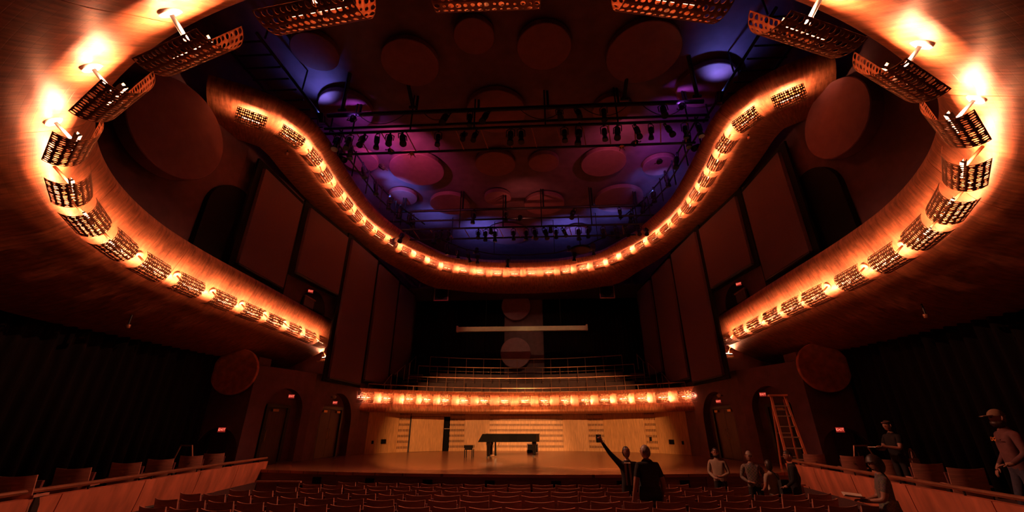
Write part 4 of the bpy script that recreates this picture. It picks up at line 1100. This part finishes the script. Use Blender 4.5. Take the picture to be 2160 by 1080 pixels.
# 2 man in black shirt, back to the camera
r, HM, k = person('person', 'grey-haired man in black short-sleeved shirt seen from behind in the stalls', (2.66,8.72,F(8.72)), R(12), 1.80,
    dict(el=(-.26,-.02,1.12), er=(.27,-.02,1.12), wl=(-.27,.10,.90), hl=(-.27,.13,.82)),
    dict(skin=M_SKIN, top=M_BLKSHIRT, legs=M_KHAKI, shoe=M_SHOE), turn=.45, sleeves='short', fat=1.18)
hair(r, HM, M_HAIRGR, .0, 1.0, .06)
m = MB(); m.lathe([(.20,.86),(.205,.95),(.19,1.08)], 20, Matrix.Diagonal((1,.76,1,1))); m.build('shirt_hem', M_BLKSHIRT, r, True)
# 3 man in pale shirt at the stage edge
r, HM, k = person('person', 'bearded man in pale shirt with folded hands before the stage edge', (5.55,12.75,-2.2), R(150), 1.72,
    dict(el=(-.25,.0,1.12), wl=(-.08,.2,1.04), hl=(-.0,.22,1.05), er=(.25,.0,1.12), wr=(.08,.21,1.0), hr=(.0,.235,1.0)),
    dict(skin=M_SKIN, top=M_WSHIRT, legs=M_NAVY, shoe=M_SHOE), turn=.3)
hair(r, HM, M_HAIRDK)
m = MB(); m.lathe([(0,-.13),(.05,-.12),(.07,-.09),(.073,-.055)], 16, HM @ Matrix.Diagonal((1,1.2,1,1)) @ Matrix.Translation((0,.012,0))); m.build('beard', M_HAIRDK, r, True)
# 4 woman in checked shirt
r, HM, k = person('person', 'woman with glasses in a checked shirt standing near the ladder', (5.98,11.75,-2.2), R(160), 1.68,
    dict(el=(-.28,.0,1.13), wl=(-.25,.18,1.0), hl=(-.22,.24,.98), er=(.27,.02,1.13), wr=(.14,.22,1.05), hr=(.09,.26,1.05)),
    dict(skin=M_SKIN, top=M_PLAID, legs=M_NAVY, shoe=M_SHOE), turn=.2, nod=-.1)
hair(r, HM, M_HAIRGR, .35, 1.06)
m = MB()
for s in (-1, 1): m.tube([HM @ Vector((s*.031+.02*math.cos(q*PI/4), .1, .012+.017*math.sin(q*PI/4))) for q in range(9)], .003, 4, False)
m.tube([HM @ Vector((-.011,.101,.014)), HM @ Vector((.011,.101,.014))], .003, 4); m.build('glasses', M_FRAME, r)
# 5 shorter dark-haired woman in front of her with a strap bag
r, HM, k = person('person', 'short dark-haired woman in pale top seen from behind beside the checked shirt', (6.05,11.0,F(11)), R(20), 1.48,
    dict(el=(-.26,.0,1.12), wl=(-.2,.16,1.02), hl=(-.16,.21,1.02), er=(.26,.02,1.13), wr=(.2,.18,1.0), hr=(.16,.22,.99)),
    dict(skin=M_SKIN, top=M_WSHIRT, legs=M_NAVY, shoe=M_SHOE), turn=-.2, sleeves='short', fat=.95)
hair(r, HM, M_HAIRDK, .5, 1.15)
b_ = thing('shoulder_bag', 'black shoulder bag on the back of the short woman in pale top', 'bag', (6.22,10.86,F(11)+.82), R(20))
m = MB(); m.hexa([(-.14,-.05,0),(.14,-.05,0),(.14,.05,0),(-.14,.05,0),(-.11,-.04,.28),(.11,-.04,.28),(.11,.04,.28),(-.11,.04,.28)]); m.build('bag_body', M_NAVY, b_)
m = MB(); m.tube([(-.1,.02,.27),(-.16,.06,.42),(-.2,.12,.46)], .015, 6); m.build('strap', M_NAVY, b_)
# 6 man in dark clothes by the box wall, hand on a seat back
r, HM, k = person('person', 'man in dark clothes facing left beside the end of the right box wall', (6.42,10.75,F(10.75)), R(62), 1.70,
    dict(er=(.27,-.10,1.15), wr=(.34,-.06,.95), hr=(.37,-.02,.90), el=(-.24,.02,1.13), wl=(-.2,.18,1.0), hl=(-.17,.24,.99)),
    dict(skin=M_SKIN, top=M_BLKSHIRT, legs=M_NAVY, shoe=M_SHOE), turn=.35)
hair(r, HM, M_HAIRDK)
# 7 woman in patterned dress holding papers
r, HM, k = person('person', 'woman in patterned sleeveless dress reading papers against the right box wall', (6.15,7.75,F(7.75)), R(64), 1.63,
    dict(el=(-.22,.08,1.10), wl=(-.12,.30,1.06), hl=(-.09,.37,1.07), er=(.23,.08,1.10), wr=(.12,.30,1.04), hr=(.09,.37,1.05)),
    dict(skin=M_SKIN, top=M_DRESS, legs=M_SKIN, shoe=M_SHOE), nod=-.25, sleeves='none', skirt=True, fat=1.05)
hair(r, HM, M_HAIRDK, .55, 1.28)
q = Matrix.Translation((6.15,7.75,F(7.75))) @ Matrix.Rotation(R(64),4,'Z')
pp = thing('paper_sheets', 'white programme sheets held open by the woman in the patterned dress', 'papers', tuple(q @ Vector((0,.42,1.01))), R(64))
for s, n_ in ((-1,'page'),(1,'page')):
    m = MB(); m.hexa([(0,-.12,0),(s*.19,-.12,.04),(s*.19,.14,.06),(0,.14,.02),(0,-.12,.006),(s*.19,-.12,.046),(s*.19,.14,.066),(0,.14,.026)]); m.build(n_, M_PAPER, pp)
# 8 woman with tote bag in the right box
r, HM, k = person('person', 'woman in black with glasses and headband writing in the right side box', (9.05,11.0,-1.55), R(95), 1.74,
    dict(el=(-.23,.10,1.14), wl=(-.10,.33,1.18), hl=(-.06,.40,1.19), er=(.24,.08,1.12), wr=(.12,.31,1.12), hr=(.06,.38,1.13)),
    dict(skin=M_SKIN, top=M_BLKSHIRT, legs=M_NAVY, shoe=M_SHOE), nod=-.2, sleeves='short')
hair(r, HM, M_HAIRDK, .25)
m = MB(); m.lathe([(.086,0),(.09,.012),(.086,.024)], 18, HM @ Matrix.Translation((0,0,.07)) @ Matrix.Diagonal((.86,1.06,1,1))); m.build('headband', M_REDSH, r)
nb = thing('notebook', 'open notebook held by the woman writing in the right side box', 'notebook', (8.60,11.02,-.40), R(95))
m = MB(); m.box((0,0,0), (.24,.18,.014)); m.build('cover', M_NAVY, nb)
m = MB(); m.box((0,0,.011), (.225,.165,.008)); m.build('page_block', M_PAPER, nb)
tb = thing('tote_bag', 'reddish canvas tote bag hanging at the side of the woman in black', 'bag', (9.26,10.86,-.98), R(25))
m = MB(); m.hexa([(-.17,-.06,0),(.17,-.06,0),(.17,.06,0),(-.17,.06,0),(-.14,-.025,.36),(.14,-.025,.36),(.14,.025,.36),(-.14,.025,.36)]); m.build('bag_body', M_BAG, tb)
for s in (-1, 1):
    m = MB(); m.tube([(-.08,s*.02,.35),(-.05,s*.02,.5),(0,s*.01,.56),(.05,s*.02,.5),(.08,s*.02,.35)], .012, 6); m.build('handle', M_BAG, tb)
# 9 man with cap at the right edge
r, HM, k = person('person', 'bearded man in cap and faded red sweatshirt at the right edge of the box', (8.17,7.55,-1.55), R(70), 1.84,
    dict(el=(-.30,.02,1.14), wl=(-.26,.2,1.0), hl=(-.22,.26,.99), er=(.30,-.04,1.14), wr=(.30,.1,.95), hr=(.3,.14,.88), kr=(.11,.1,.5)),
    dict(skin=M_SKIN, top=M_REDSH, legs=M_JEANS, shoe=M_SHOE), turn=.1, fat=1.1)
cp = MB(); rows = []
for i in range(7):
    a = PI/2*i/6; rows.append([HM @ Vector((.088*math.cos(a)*math.cos(2*PI*j/18), .108*math.cos(a)*math.sin(2*PI*j/18)-.004, .03+.105*math.sin(a))) for j in range(18)])
cp.quadgrid(rows, close=True); cpo = cp.build('cap', M_CAP, r, True)
m = MB(); m.hexa([HM @ Vector(v) for v in ((-.07,.08,.035),(.07,.08,.035),(.05,.19,.02),(-.05,.19,.02),(-.07,.08,.045),(.07,.08,.045),(.05,.19,.03),(-.05,.19,.03))]); m.build('cap_peak', M_CAP, cpo)
m = MB(); m.lathe([(0,-.14),(.055,-.13),(.074,-.09),(.075,-.05)], 16, HM @ Matrix.Diagonal((1,1.2,1,1)) @ Matrix.Translation((0,.012,0))); m.build('beard', M_HAIRDK, r, True)
M_PRINT = mat('orange chest print', (.8,.28,.05), .8, 0, .05)
tm = text_mesh('DG', .085, .004); tm.materials.clear()
q_ = link('chest_print', tm, M_PRINT, r, (.03,.155,1.33)); q_.rotation_euler = (R(90-8),0,R(180))
m = MB(); m.box((-.08,.15,1.325), (.09,.008,.012)); m.build('chest_stripe', M_REDSH, r)

# ------------------------------------------------------------------ lift everything so that the stalls floor is z = 0
for o in list(COL.objects):
    if o.parent is None and o.type != 'CAMERA':
        o.location.z += ZO
